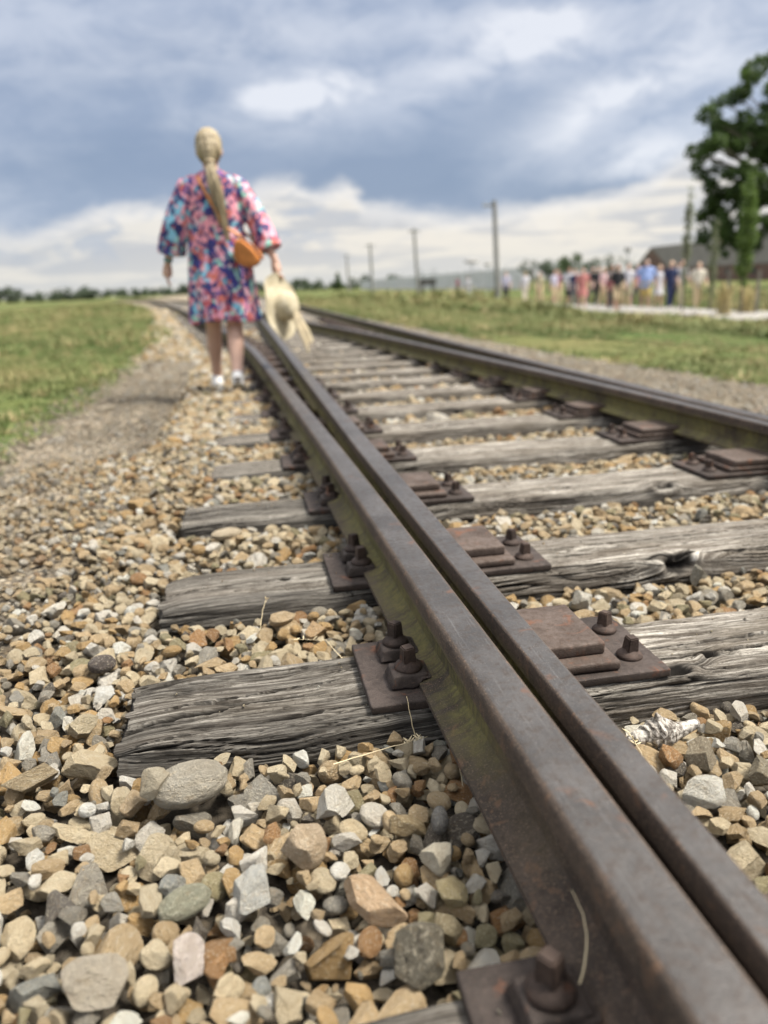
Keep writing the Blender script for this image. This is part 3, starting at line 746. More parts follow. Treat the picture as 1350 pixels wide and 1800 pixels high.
# ---- named stones, lowered last onto the bed: x, y, half sizes, turn, base kind, colour, label
def bk(kind, k=0):
    l_ = [i for i, q in enumerate(KINDS) if q == kind]; return l_[k % len(l_)]
HERO = [
 (-.133, 1.000, (.056, .042, .030), .05, bk('pebble', 1), (.44, .405, .33), "large smooth grey pebble lying against the front of the cracked sleeper"),
 (-.330, 1.452, (.027, .021, .018), .3, bk('pebble', 1), (.135, .115, .105), "dark brown rounded pebble just behind the end of the cracked sleeper"),
 (-.130, .800, (.034, .021, .018), .45, bk('pebble', 2), (.34, .34, .25), "dark speckled green grey oval pebble in front of the cracked sleeper"),
 (-.050, .797, (.031, .027, .020), 1.2, bk('sub', 1), (.60, .60, .55), "pale bluish grey blocky stone next to the dark oval pebble"),
 (-.222, .700, (.042, .030, .024), 2.7, bk('sub', 4), (.54, .48, .38), "big grey brown wedge shaped stone near the bottom edge of the gravel"),
 (.585, .832, (.032, .024, .020), .1, bk('ang', 2), (.68, .66, .58), "bright white angular stone on the gravel to the right of the rails"),
 (.070, .925, (.024, .022, .024), .8, bk('ang', 3), (.72, .69, .60), "white pointed stone lying between cracked sleeper and nearest chair plate"),
 (.022, .850, (.028, .030, .030), 1.9, bk('sub', 5), (.56, .44, .30), "tall pinkish tan lump standing proud of the gravel"),
 (.096, .752, (.046, .022, .018), 2.35, bk('ang', 5), (.60, .43, .27), "long pinkish tan slab lying slantwise, pointing at the rail foot"),
 (.132, .655, (.035, .032, .026), .4, bk('hole', 0), (.15, .135, .10), "big dark mossy stone near the lowest chair plate"),
 (.172, .690, (.021, .019, .021), 1.4, bk('sub', 6), (.30, .25, .15), "olive brown rounded lump beside the dark mossy stone"),
 (.192, .742, (.023, .020, .018), 2.2, bk('ang', 6), (.54, .45, .25), "yellowish stone close against the rail foot"),
 (.166, .872, (.027, .015, .015), 3.0, bk('sub', 7), (.38, .29, .16), "elongated olive tan stone lying beside the grey leaf shaped pebble"),
 (.208, .868, (.020, .012, .018), 1.3, bk('pebble', 3), (.30, .29, .27), "grey leaf shaped pebble standing on edge by the rail foot"),
 (.188, .795, (.020, .022, .022), .5, bk('sub', 8), (.70, .64, .50), "cream white upright stone with brown spots close to the rail"),
 (-.215, 1.005, (.021, .017, .018), .9, bk('sub', 9), (.55, .42, .26), "round tan stone beside the large smooth grey pebble"),
 (-.178, .988, (.023, .018, .019), .2, bk('hole', 1), (.52, .46, .34), "pitted cream stone full of small holes under the sleeper's corner"),
 (-.120, .715, (.018, .026, .018), .1, bk('ang', 8), (.70, .62, .56), "white and pink veined quartz like stone near the lower edge"),
 (.580, .920, (.021, .019, .017), .7, bk('ang', 9), (.42, .235, .10), "rust orange stone just below the gnarled wood chunk"),
 (.620, .905, (.024, .023, .021), 1.7, bk('sub', 10), (.32, .27, .19), "brown grey cubic stone to the right of the rust orange stone"),
 (.692, .862, (.024, .021, .020), .3, bk('sub', 11), (.30, .26, .18), "mottled olive brown stone right of the brown cubic stone"),
 (-.098, 2.215, (.046, .030, .018), .15, bk('pebble', 4), (.66, .56, .40), "cream rounded stone lying just behind the second whole sleeper"),
 (.030, 1.565, (.032, .020, .016), .3, bk('ang', 11), (.58, .44, .27), "flat buff stone in front of the second sleeper"),
 (.098, 1.500, (.026, .024, .020), 1.0, bk('sub', 0), (.55, .38, .21), "orange tan stone between the first two sleepers near the screws"),
 (-.325, 1.235, (.026, .022, .018), .4, bk('sub', 3), (.53, .45, .30), "buff blocky stone off the left end of the cracked sleeper"),
 (-.375, 1.085, (.040, .024, .020), .35, bk('ang', 13), (.40, .32, .20), "olive brown striped slab lying off the cracked sleeper's corner"),
 (.740, 2.19, (.022, .018, .018), .4, bk('sub', 2), (.50, .40, .26), "tan stone sitting close to the third sleeper's front face"),
 (.705, 1.520, (.028, .022, .024), .4, bk('sub', 4), (.70, .67, .58), "white cup shaped stone just behind the right hand bolts"),
 (1.05, 1.600, (.019, .016, .027), .4, bk('ang', 1), (.34, .32, .26), "grey upright stone leaning below the sleeper's dark knot"),
]
for (x, y, sc, rz, kind, col, lab) in HERO:
    rot = euler_m((rs.uniform(-.15, .15), rs.uniform(-.15, .15), rz))
    z = try_place(x, y, sc, rot, True, sink=.010)
    if z is None: z = .01
    o = link("ballast_stone", BASES[kind]); o.location = (x, y, z); o.rotation_euler = Matrix(rot.tolist()).to_euler(); o.scale = sc
    o['col'] = [min(.9, float(c)*1.08) for c in col]; tag(o, lab, "stone", "ballast stones that stand out")
    stones.append((x, y, z, sc, rot, kind, np.array(col), 0))
vis = np.bincount(OWN[OWN >= 0], minlength=len(stones))
P = np.array([s[:3] for s in stones]); px, py, pd = project(P)
inside = (px > -10) & (px < 1360) & (py > 0) & (py < 1815)
# hidden behind the near rails as seen from the camera: compare with the sight line over the rail head
hid = np.zeros(len(stones), bool)
for k in range(n_pack):
    x, y, z = P[k]
    if x > .45:
        f_ = (CZ-.2)/(CZ-z); xs, ys = x*f_, y*f_
        if Lcurve(ys)-.07 < xs < .415: hid[k] = True
score = vis*(GS*FPX/pd)**2*inside*(~hid)
score[n_pack:] = 0
order = np.argsort(-score)[:265]
single = set(int(k) for k in order if score[k] > 0)
def where(x, y):
    if x > .4:
        side = "between the rails"
    elif x < -.26:
        side = "off the sleeper ends"
    else:
        side = "close to the near rail"
    if y < 1.1: a = "before the cracked sleeper"
    elif y < 1.66: a = "behind the cracked sleeper"
    else: a = "past the second sleeper"
    return a+", "+side
SHAPE = {'ang': 'angular', 'sub': 'blunt', 'pebble': 'rounded', 'hole': 'pitted'}
for k in sorted(single):
    x, y, z, sc, rot, kind, col, ci = stones[k]
    o = link("ballast_stone", BASES[kind]); o.location = (x, y, z); o.rotation_euler = Matrix(rot.tolist()).to_euler(); o.scale = sc
    o['col'] = [float(c) for c in col]
    lab = "%s %s ballast stone %s" % (PAL[ci][0], SHAPE[KINDS[kind]], where(x, y))
    tag(o, lab, "stone", lab.replace("ballast stone", "ballast stones"))

def instancer(name, pts, rot, scl, col, idx, meshes, label=None):
    """ONE object of stuff: points that carry rotation, scale, colour and shape index"""
    me = bpy.data.meshes.new(name); me.vertices.add(len(pts)); me.vertices.foreach_set('co', np.asarray(pts, np.float32).ravel())
    for nm, ty, key, arr in (('rot', 'FLOAT_VECTOR', 'vector', rot), ('scl', 'FLOAT_VECTOR', 'vector', scl), ('col', 'FLOAT_VECTOR', 'vector', col)):
        a = me.attributes.new(nm, ty, 'POINT'); a.data.foreach_set(key, np.asarray(arr, np.float32).ravel())
    a = me.attributes.new('idx', 'INT', 'POINT'); a.data.foreach_set('value', np.asarray(idx, np.int32))
    src = bpy.data.collections.new(name+"_shapes")
    for i, m_ in enumerate(meshes):
        src.objects.link(bpy.data.objects.new("%s_shape_%03d" % (name, i), m_))
    ng = bpy.data.node_groups.new(name, 'GeometryNodeTree')
    ng.interface.new_socket('Geometry', in_out='INPUT', socket_type='NodeSocketGeometry'); ng.interface.new_socket('Geometry', in_out='OUTPUT', socket_type='NodeSocketGeometry')
    N = ng.nodes; L = ng.links
    gi = N.new('NodeGroupInput'); go = N.new('NodeGroupOutput'); iop = N.new('GeometryNodeInstanceOnPoints'); ci = N.new('GeometryNodeCollectionInfo')
    ci.inputs['Collection'].default_value = src; ci.inputs['Separate Children'].default_value = True; ci.inputs['Reset Children'].default_value = True
    def na(nm, t):
        x = N.new('GeometryNodeInputNamedAttribute'); x.data_type = t; x.inputs[0].default_value = nm; return x.outputs[0]
    e2r = N.new('FunctionNodeEulerToRotation')
    L.new(na('rot', 'FLOAT_VECTOR'), e2r.inputs[0]); L.new(e2r.outputs[0], iop.inputs['Rotation']); L.new(na('scl', 'FLOAT_VECTOR'), iop.inputs['Scale'])
    L.new(na('idx', 'INT'), iop.inputs['Instance Index']); iop.inputs['Pick Instance'].default_value = True
    L.new(ci.outputs[0], iop.inputs['Instance']); L.new(gi.outputs[0], iop.inputs['Points']); L.new(iop.outputs[0], go.inputs[0])
    o = link(name, me); md = o.modifiers.new('scatter', 'NODES'); md.node_group = ng
    return tag(o, label=label, kind='stuff')
# the rest of the near bed
ids = [k for k in range(n_pack) if k not in single and vis[k] > 1]
near = [stones[k] for k in ids]
instancer("gravel", [s[:3] for s in near], [Matrix(s[4].tolist()).to_euler()[:] for s in near], [s[3] for s in near], [s[6] for s in near], [s[5] for s in near], BASES)
# farther bed and shoulders: scattered single layer
def scatter_far():
    r = np.random.RandomState(5); out = []
    zones = [(-.45, 1.82, 3.66, 7.0, 1500, 1.1), (-.45, 1.82, 3.66, 7.0, 700, .6), (1.92, 2.75, 1.2, 7.0, 1500, .95), (2.7, 3.6, 2.5, 9.0, 1300, .7), (2.0, 3.1, 7, 16, 500, 1.0), (-1.6, -.42, 3.6, 7.5, 1500, .48), (-1.9, -.98, .2, 3.7, 2200, .55),
             (-1.3, 2.5, 7, 13, 800, 1.2), (2.7, 3.3, 1.5, 7, 350, .8), (2.0, 2.9, 7, 14, 600, 1.1), (-2.4, 2.5, 13, 24, 260, 1.7), (-4, 2.5, 24, 40, 60, 2.4), (-2.2, -1.5, 3, 8, 90, .7),(-1.6,-.4,3.6,7.5,90,1.0)]
    for (x0, x1, y0, y1, dens, sf) in zones:
        n = int((x1-x0)*(y1-y0)*dens); X = r.uniform(x0, x1, n); Y = r.uniform(y0, y1, n)
        keep = np.ones(n, bool)
        for yy in SY: keep &= ~((Y > yy+.05*(X < .15)) & (Y < yy+.25-.04*(X < .15)) & (X > np.where(Y < 9, -.16, Lcurve(np.clip(Y, 0, 100))-.36)) & (X < 2.5))
        Lc = Lcurve(np.clip(Y, 0, 100)); keep &= ~((X > Lc-.10) & (X < Lc+.02)) & ~((X > BL-.06) & (X < BL+.03))
        keep &= ~((X > SR-.03) & (X < SR+.10))
        tf = turf(X, Y); keep &= r.rand(n) > tf*1.15
        if y0 > 6: keep &= r.rand(n) > np.clip((Lc-.9-X)/.5, 0, 1)*.6
        X = X[keep]; Y = Y[keep]; n = len(X)
        d = np.exp(r.normal(math.log(.0155), .36, n))*sf; el_ = r.uniform(1.05, 1.7, n); fl = r.uniform(.5, .9, n)
        flat = ((X < -.5) & (Y < 9)) | (X > 2.4)
        Z = terrain(X, Y)+d*fl*np.where(flat, .05, .35)+np.where(flat, 0, .022*r.rand(n))+.004+np.where((X < .22) & (X > -.42) & (Y < 14), .042, 0)
        ci, c = pick_cols(n, r)
        c = np.where(flat[:, None], c*.26+np.array([.40, .36, .30])*.62, c)
        out.append((np.stack([X, Y, Z], 1), np.stack([r.normal(0, .4, n), r.normal(0, .4, n), r.uniform(0, 6.28, n)], 1), np.stack([d*np.sqrt(el_), d/np.sqrt(el_), d*fl], 1), c, r.randint(0, len(BASES_LO), n)))
    A = [np.concatenate([o[i] for o in out]) for i in range(5)]
    instancer("gravel", *A, BASES_LO)
scatter_far()
def crumbs():
    r = np.random.RandomState(77); P_ = []
    for i, y0 in enumerate(SY[:6]):
        for k in range(70):
            x = r.uniform(-.22 if i else .06, 2.2); e = r.rand()
            yy = y0+.03+(SW[min(i, 5)]-.04)*(e**.6 if r.rand() < .6 else e); z = .046
            if .16 < x < .69:
                if .40 < x < .61 or (.19 < x < .28) or Lcurve(yy)-.10 < x < .44: continue
                z = .061
            P_.append((x, yy, z))
    P_ = np.array(P_); n = len(P_); d = np.exp(r.normal(math.log(.0014), .4, n)).clip(.0006, .003)
    ci, c = pick_cols(n, r)
    instancer("gravel", P_+np.array([0, 0, 1])*d[:, None]*.3, r.uniform(0, 6, (n, 3)), np.stack([d*1.3, d, d*.7], 1), c*.7, r.randint(0, len(BASES_LO), n), BASES_LO)
crumbs()
# ------------------------------------------------------------------ grass
def tuft_mesh(name, n, h, spread, w, seed, lean=.5):
    r = np.random.RandomState(seed); V = []; F = []
    for k in range(n):
        a = r.uniform(0, 6.28); d = r.uniform(0, spread); x, y = d*math.cos(a), d*math.sin(a); hh = h*r.uniform(.5, 1.15); b_ = r.uniform(0, 6.28); l = lean*hh*r.uniform(.2, 1)
        ux, uy = math.cos(b_), math.sin(b_); px_, py_ = -uy*w/2, ux*w/2; i = len(V)
        for t, ww in ((0, 1), (.45, .8), (.8, .5)):
            cx, cy, cz = x+ux*l*t*t, y+uy*l*t*t, hh*t*(1-.12*t)
            V += [(cx-px_*ww, cy-py_*ww, cz), (cx+px_*ww, cy+py_*ww, cz)]
        V.append((x+ux*l, y+uy*l, hh*.9)); V.append((x+ux*l, y+uy*l, hh*.9))
        F += [(i, i+1, i+3, i+2), (i+2, i+3, i+5, i+4), (i+4, i+5, i+7, i+6)]
    me = np_mesh(name, V, F); me.materials.append(M['grass']); return me
m, b, p = new_mat("grass blade"); at = b.n('ShaderNodeAttribute', attribute_type='INSTANCER', attribute_name='col'); 
finish(b, p, b.mix(b.mapr(b.sep(obj_co(b))[2], 0, 1.2), at.outputs['Color'], b.mix(.35, at.outputs['Color'], (.42, .38, .16))), .7, spec=.3)
M['grass'] = m
def grass():
    r = np.random.RandomState(9); out = []
    zones = [(2.2, 12.5, 2.2, 12, 230, .045), (2.2, 12.5, 12, 34, 60, .08), (-9, -.6, 3.0, 12, 230, .042), (-14, -.8, 12, 34, 60, .075), (16.5, 30, 18, 48, 12, .14), (2, 12.5, 34, 80, 7, .16), (-40, -2, 34, 90, 3, .16)]
    for (x0, x1, y0, y1, dens, h) in zones:
        n = int((x1-x0)*(y1-y0)*dens); X = r.uniform(x0, x1, n); Y = r.uniform(y0, y1, n)
        T = turf(X, Y); cl = fbm(X*1.1, Y*1.1, 31); keep = (r.rand(n) < T*(.5+1.0*np.clip(cl-.3, 0, .6))) & (T > .3)
        px_, py_, d_ = project(np.stack([X, Y, X*0], 1)); keep &= (px_ > -60) & (px_ < 1410) & (d_ > 0)
        X, Y, cl = X[keep], Y[keep], cl[keep]; n = len(X)
        big = fbm(X*.35+4, Y*.35, 77); hh = h*(.55+1.1*big)*(1+.8*(r.rand(n) > .93))
        hh = np.where((X > 9) & (X < 12.6), hh*(1.9+.9*(Y > 28)), hh)
        g = np.stack([np.interp(big, [.3, .55, .75], [.046, .090, .170]), np.interp(big, [.3, .55, .75], [.094, .125, .162]), np.interp(big, [.3, .55, .75], [.018, .034, .062])], 1)*(1+r.uniform(-.25, .25, (n, 1)))
        dry = r.rand(n) < .16; g[dry] = np.array([.30, .24, .12])*(1+r.uniform(-.2, .2, (dry.sum(), 1)))
        out.append((np.stack([X, Y, terrain(X, Y)-.01], 1), np.stack([X*0, X*0, r.uniform(0, 6.28, n)], 1), np.stack([hh*1.6, hh*1.6, hh], 1), g, r.randint(0, 5, n)))
    A = [np.concatenate([o[i] for o in out]) for i in range(5)]
    instancer("grass", *A, [tuft_mesh("grass_tuft", 26, 1.0, .9, .07, 60+i) for i in range(5)])
grass()
def tall_grass(name, x, y, n, h, spread, seed, label):
    r = np.random.RandomState(seed); V = []; F = []
    for k in range(n):
        a = r.uniform(0, 6.28); d = spread*abs(r.normal(0, .5)); x0, y0 = d*math.cos(a), d*math.sin(a); hh = h*r.uniform(.5, 1.1); b_ = r.uniform(0, 6.28); l = hh*r.uniform(.05, .4); w = .012
        i = len(V); ux, uy = math.cos(b_), math.sin(b_)
        for t, ww in ((0, 1), (.5, .8), (.8, .6), (.86, 2.2), (1, .3)):
            c = (x0+ux*l*t*t, y0+uy*l*t*t, hh*t); V += [(c[0]-uy*w*ww, c[1]+ux*w*ww, c[2]), (c[0]+uy*w*ww, c[1]-ux*w*ww, c[2])]
        for q in range(4): F.append((i+2*q, i+2*q+1, i+2*q+3, i+2*q+2))
    link(name, np_mesh(name, V, F), M['dry'], loc=(x, y, float(terrain(x, y))), label=label, cat="grass clump", group="tall dry grass clumps by the path")
M['dry'] = simple("dry stalks", (.44, .36, .17), .8, 0, .3, 6)
M['green'] = simple("young leaves", (.13, .20, .045), .7, 0, .35, 3)
tall_grass("grass_clump", 14.6, 22.2, 90, .95, .35, 1, "tall yellow grass clump in front of the path, below the bright green slim tree")
tall_grass("grass_clump", 15.9, 22.9, 90, .9, .5, 2, "wide dry grass clump at the picture's edge beyond the path")
# ------------------------------------------------------------------ trees
def leaves_mesh(name, centers, radii, n, size, seed, mat, flat=.8):
    r = np.random.RandomState(seed); C_ = np.array(centers, float); R_ = np.array(radii, float)
    if R_.ndim == 1: R_ = np.stack([R_, R_, R_*flat], 1)
    wgt = R_.prod(1)**(2/3); k = r.choice(len(C_), n, p=wgt/wgt.sum())
    d = r.randn(n, 3); d /= np.linalg.norm(d, axis=1)[:, None]; rad = r.uniform(.25, 1, n)**.5
    Pn = C_[k]+d*R_[k]*rad[:, None]+r.randn(n, 3)*size*.6
    a = r.randn(n, 3); a /= np.linalg.norm(a, axis=1)[:, None]; c = np.cross(a, r.randn(n, 3)); c /= np.linalg.norm(c, axis=1)[:, None]
    s = size*r.uniform(.5, 1.3, n)[:, None]; a *= s; c *= s*.6
    V = np.stack([Pn-a, Pn+c, Pn+a, Pn-c], 1).reshape(-1, 3); F = np.arange(4*n).reshape(-1, 4)
    me = np_mesh(name, V, F); me.materials.append(mat); return me
def tree(name, x, y, z, h, blobs, n, size, mat, trunk_r, seed, limbs=(), **k):
    """blobs: (dx, dy, dz, r)"""
    t = empty(name, (x, y, z), **k); r = random.Random(seed)
    bm = bmesh.new(); ring_tube(bm, [(0, 0, -.2), (.02*h*.2, 0, h*.25), (0, .02*h*.2, h*.5), (0, 0, h*.85)], [trunk_r*1.25, trunk_r, trunk_r*.75, trunk_r*.25], 10)
    for bl in (limbs or blobs[:14]):
        p0 = Vector((0, 0, min(h*.7, max(h*.18, bl[2]*.62)))); p1 = Vector(bl[:3]); mid = p0.lerp(p1, .5)+Vector((r.uniform(-1, 1), r.uniform(-1, 1), .6))*trunk_r
        ring_tube(bm, [p0, mid, p1], [trunk_r*.45, trunk_r*.28, trunk_r*.08], 7)
    from_bm("trunk", bm, M['bark'], t, True)
    cr = leaves_mesh("crown", [q[:3] for q in blobs], [q[3] for q in blobs], n, size, seed, mat); link("crown", cr, None, t)
    return t
def foliage_mat(name, a, c, sc=.9):
    m, b, p = new_mat(name); co = obj_co(b); n = b.noise(co, sc, 3, .6); n2 = b.noise(co, sc*14, 2, .5)
    k = b.mix(b.mapr(n, .35, .65), a, c); kk = b.mix(b.math('MULTIPLY', b.mapr(n2, .45, .7), .4), k, tuple(x*1.5 for x in c)); finish(b, p, kk, .6, spec=.3)
    tr = b.n('ShaderNodeBsdfTranslucent'); b.put(tr.inputs[0], kk); mx = b.n('ShaderNodeMixShader'); mx.inputs[0].default_value = .4
    b.nt.links.new(p.outputs[0], mx.inputs[1]); b.nt.links.new(tr.outputs[0], mx.inputs[2]); b.nt.links.new(mx.outputs[0], [q for q in b.nt.nodes if q.type == 'OUTPUT_MATERIAL'][0].inputs[0]); return m
M['bark'] = simple("bark", (.10, .085, .065), .9, 0, .3, 12, .4, .01)
M['leaf_dark'] = foliage_mat("dark leaves", (.045, .078, .024), (.078, .122, .034), .5)
M['leaf_young'] = foliage_mat("bright leaves", (.085, .14, .030), (.125, .185, .045), 3)
M['leaf_grey'] = foliage_mat("greyish leaves", (.15, .17, .10), (.21, .23, .14), 3)
M['leaf_far'] = foliage_mat("distant leaves", (.055, .080, .050), (.085, .110, .065), .2)
rb = random.Random(4)
def at_px(): pass
# big dark tree whose crown enters the view: crown lobes as (dx, dy, dz, r) round its trunk
blobs = []
for (lx, lz, lr, cnt) in [(-4.6, 11.4, 1.6, 4), (-3.4, 13.4, 1.8, 4), (-1.6, 15.6, 1.9, 6), (.5, 16.6, 2.1, 7), (-3.2, 9.6, 1.3, 3), (-2.9, 7.4, 1.5, 5), (-3.7, 5.0, 1.2, 3), (-1.5, 5.6, 1.5, 4), (-1.2, 8.6, 1.7, 5),
                          (-.6, 12.2, 2.1, 7), (1.5, 10.5, 2.2, 8), (1.6, 13.8, 2.2, 8), (1.2, 6.9, 2.0, 6), (3.5, 12, 2.4, 8), (3.6, 8, 2.2, 7), (4.5, 15, 2, 6), (.3, 4.2, 1.2, 3), (2.6, 4.6, 1.5, 4), (5.5, 10, 2, 5), (-5.0, 11.0, .9, 2), (-2.2, 3.4, .7, 2), (-1.8, 10.8, 1.5, 5), (-2.2, 6.6, 1.5, 5), (-.4, 7.4, 1.6, 5), (-3.0, 4.6, 1.1, 3), (-.2, 5.2, 1.4, 4), (-2.6, 8.2, 1.2, 4), (-2.9, 5.6, 1.2, 5), (-2.0, 3.6, 1.0, 4), (-3.2, 8.9, 1.2, 4), (-1.0, 13.8, 1.6, 4)]:
    for q in range(cnt+1):
        blobs.append((lx*1.25-3.1+rb.gauss(0, lr*.5), rb.uniform(-3.4, 3.4)*.8, (lz+rb.gauss(0, lr*.42))*.87, lr*rb.uniform(.28, .5)))
tree("broadleaf_tree", 43.1, 56.2, -.65, 17.5, blobs, 40000, .17, M['leaf_dark'], .45, 3, label="large dark green broadleaf tree towering over the brick barrack at the field's edge", cat="tree")
def column(x, y, h0, h1, r, n, mat, label, seed, size=.05):
    bl = []; rr = random.Random(seed); k = int((h1-h0)/.085)
    for i in range(k):
        t = i/(k-1); w = r*(math.sin(PI*min(1, .12+t*.82))**.7)
        bl.append((rr.gauss(0, r*.18), rr.gauss(0, r*.18), h0+(h1-h0)*t, max(.05, w*rr.uniform(.55, 1.1))))
    return tree("slim_tree", x, y, float(terrain(x, y)), h1, bl, n, size, mat, .03, seed, limbs=bl[::2], label=label, cat="tree", group="slim young trees by the path")
column(15.40, 25.8, .9, 4.15, .17, 800, M['leaf_grey'], "slim pale green young tree farthest left, in front of the barrack roof", 5)
column(16.15, 25.3, .5, 2.95, .14, 600, M['leaf_grey'], "thin half bare young tree between the two taller slim trees", 6)
column(15.28, 22.3, .9, 4.05, .30, 3000, M['leaf_young'], "bright green slim tree, widest of the three young ones by the path", 7)
def post(x, y, h, r, label):
    bm = bmesh.new(); ring_tube(bm, [(0, 0, -.1), (.01, 0, h*.5), (0, 0, h)], [r, r*.95, r*.9], 10); from_bm("tree_stake", bm, M['postwood'], loc=(x, y, float(terrain(x, y))), label=label, cat="stake")
M['postwood'] = simple("old post wood", (.20, .18, .15), .9, 0, .3, 6)
post(15.0, 22.6, 1.35, .05, "short grey stake standing left of the bright green slim tree")
post(15.95, 22.5, 1.3, .05, "short grey stake standing right of the bright green slim tree")
# middle distance small trees behind the walking group
def small_tree(x, y, z0, h, w, mat, seed, label, dens=2500, size=.09):
    rr = random.Random(seed); bl = [(rr.gauss(0, w*.33), rr.gauss(0, w*.33), h*rr.uniform(.55, .95), w*rr.uniform(.2, .36)) for _ in range(13)]
    tree("small_tree", x, y, z0, h, bl, dens, size, mat, .07, seed, label=label, cat="tree", group="small trees behind the walking people")
small_tree(31.9, 84.3, -.7, 3.4, 1.7, M['leaf_far'], 11, "airy grey green small tree nearest the tall pole", 900)
small_tree(29.8, 74.3, -.7, 3.0, 1.7, M['leaf_far'], 12, "olive small round tree behind the person in white, second from the tall pole", 1500)
small_tree(35.5, 82.7, -.7, 3.6, 2.0, M['leaf_dark'], 13, "darkest small tree standing behind the walking group", 2600)
small_tree(37.7, 81.7, -.7, 3.2, 1.8, M['leaf_far'], 14, "pale airy small tree between the darkest small tree and the barrack", 800)
small_tree(27.0, 55.6, -.7, 2.9, 1.5, M['leaf_far'], 15, "faint round topped small tree next to the lamp post by the barrack", 500)
# tree lines far off
def woods(name, pts, seed, n=16000, size=.5):
    r = np.random.RandomState(seed); C_ = []; R_ = []
    for (x0, y0, x1, y1, h) in pts:
        L_ = math.hypot(x1-x0, y1-y0)
        for t in np.arange(0, 1, 2.2/L_):
            hh = h*(.6+.7*vnoise(t*L_*.06, seed, seed)); 
            for q in range(3): C_.append((x0+(x1-x0)*t+r.normal(0, 1.5), y0+(y1-y0)*t+r.normal(0, 2.5), -1.2+hh*r.uniform(.15, .85))); R_.append(hh*r.uniform(.25, .42))
    return link(name, leaves_mesh(name, C_, R_, n, size, seed, M['leaf_far']), None, kind='stuff')
woods("far_woods", [(-190, 375, -20, 402, 6.0), (-20, 402, 40, 400, 4.6), (18, 300, 60, 297, 4.2)], 3, 30000, .5)
woods("far_woods", [(60, 300, 130, 280, 2.6), (110, 260, 300, 240, 3.0)], 8, 9000, .5)
def conifer():
    t = empty("dark_conifer", (36.6, 297, -1), label="single dark pointed tree rising from the hedge line behind the track", cat="tree")
    bm = bmesh.new(); ring_tube(bm, [(0, 0, -.2), (0, 0, 6.5)], [.25, .05], 8); from_bm("trunk", bm, M['bark'], t)
    link("crown", leaves_mesh("crown", [(0, 0, 1+i*.75) for i in range(8)], [2.0-.21*i for i in range(8)], 1500, .3, 2, M['leaf_dark']), None, t)
conifer()
# ------------------------------------------------------------------ poles, fence, booth, lamp, barrack
M['pole'] = simple("weathered pole", (.25, .245, .235), .9, 0, .2, 2)
M['conc'] = simple("pale concrete", (.50, .51, .53), .9, 0, .12, 1)
M['metal_grey'] = simple("painted grey metal", (.33, .35, .37), .6, .2, .1, 2)
def pole(x, y, h, lean, label, r=.16, arm=.9, side=0):
    t = empty("utility_pole", (x, y, float(terrain(x, y))), label=label, cat="utility pole", group="utility poles across the field")
    bm = bmesh.new(); ring_tube(bm, [(0, 0, -.3), (-lean*h*.5, 0, h*.5), (-lean*h, 0, h)], [r*1.15, r, r*.85], 12); from_bm("pole_shaft", bm, M['pole'], t, True)
    bm = bmesh.new(); box(bm, -arm-lean*h+side, arm-lean*h+side, -.07, .07, h-.42, h-.28, .015); from_bm("cross_arm", bm, M['pole'], t)
    for s in (-.8, -.35, .35, .8):
        bm = bmesh.new(); ring_tube(bm, [(0, 0, 0), (0, 0, .08), (0, 0, .16)], [.03, .05, .03], 8); o = from_bm("insulator", bm, M['conc'], t, True); o.location = (s*arm-lean*h+side, 0, h-.28)
pole(19.56, 58.8, 7.0, .045, "tallest dark utility pole, nearest to the walking group", .19, .55, -.35)
pole(22.5, 99.5, 7.9, .045, "second utility pole, above the little guard booth", .2, .75)
pole(23.9, 143, 8.4, .02, "third utility pole, paler, seen left of the guard booth", .24, .9)
pole(28.5, 208, 9.1, .03, "farthest faint utility pole beside the dark pointed tree", .26, 1.0)
def fence():
    x0, y0, x1, y1 = 36, 300, 37.6, 84
    t = empty("slatted_fence", (37.2, 105, -.75), label="long pale grey slatted fence running across the field behind the poles", cat="fence")
    bm = bmesh.new(); L = 190
    P0 = np.array([37.7, 103]); P1 = np.array([41.8, 275]); D = P1-P0; n = 240
    for k in range(n):
        q = P0+D*k/n; 
        r = bmesh.ops.create_cube(bm, size=1, matrix=Matrix.Translation((q[0]-37.2, q[1]-105, 1.45)) @ Matrix.Diagonal((.10, .34, 2.9, 1)))
    from_bm("slat_panel", bm, M['conc'], t)
    for h in (.5, 1.9, 2.9):
        bm = bmesh.new(); a = Vector((P0[0]-37.2+.1, P0[1]-105, h)); c = Vector((P1[0]-37.2+.1, P1[1]-105, h)); ring_tube(bm, [a, c], [.05, .05], 6); from_bm("rail_bar", bm, M['conc'], t)
    for k in range(24):
        q = P0+D*k/24; bm = bmesh.new(); box(bm, q[0]-37.2-.14, q[0]-37.2+.02, q[1]-105-.12, q[1]-105+.12, -.2, 3.4, .02); from_bm("fence_post", bm, M['conc'], t)
fence()
def booth():
    t = empty("guard_booth", (24.7, 103.5, -.75), label="tiny dark guard booth on posts with a railing, at the foot of the second pole", cat="booth")
    wood = simple("dark boards", (.07, .065, .06), .9)
    for sx in (-.75, .75):
        for sy in (-.7, .7):
            bm = bmesh.new(); box(bm, sx-.08, sx+.08, sy-.08, sy+.08, -.2, 1.85, .01); from_bm("leg", bm, wood, t)
    bm = bmesh.new(); box(bm, -.95, .95, -.9, .9, 1.2, 1.95, .03); from_bm("cabin", bm, wood, t)
    bm = bmesh.new()
    for (a, c) in (((-.9, -.85), (.9, -.85)), ((.9, -.85), (.9, .85)), ((.9, .85), (-.9, .85)), ((-.9, .85), (-.9, -.85))):
        for h in (2.4, 2.8): ring_tube(bm, [(a[0], a[1], h), (c[0], c[1], h)], [.035, .035], 6)
        ring_tube(bm, [(a[0], a[1], 1.9), (a[0], a[1], 3.3)], [.05, .05], 6)
    from_bm("railing", bm, M['metal_grey'], t)
booth()
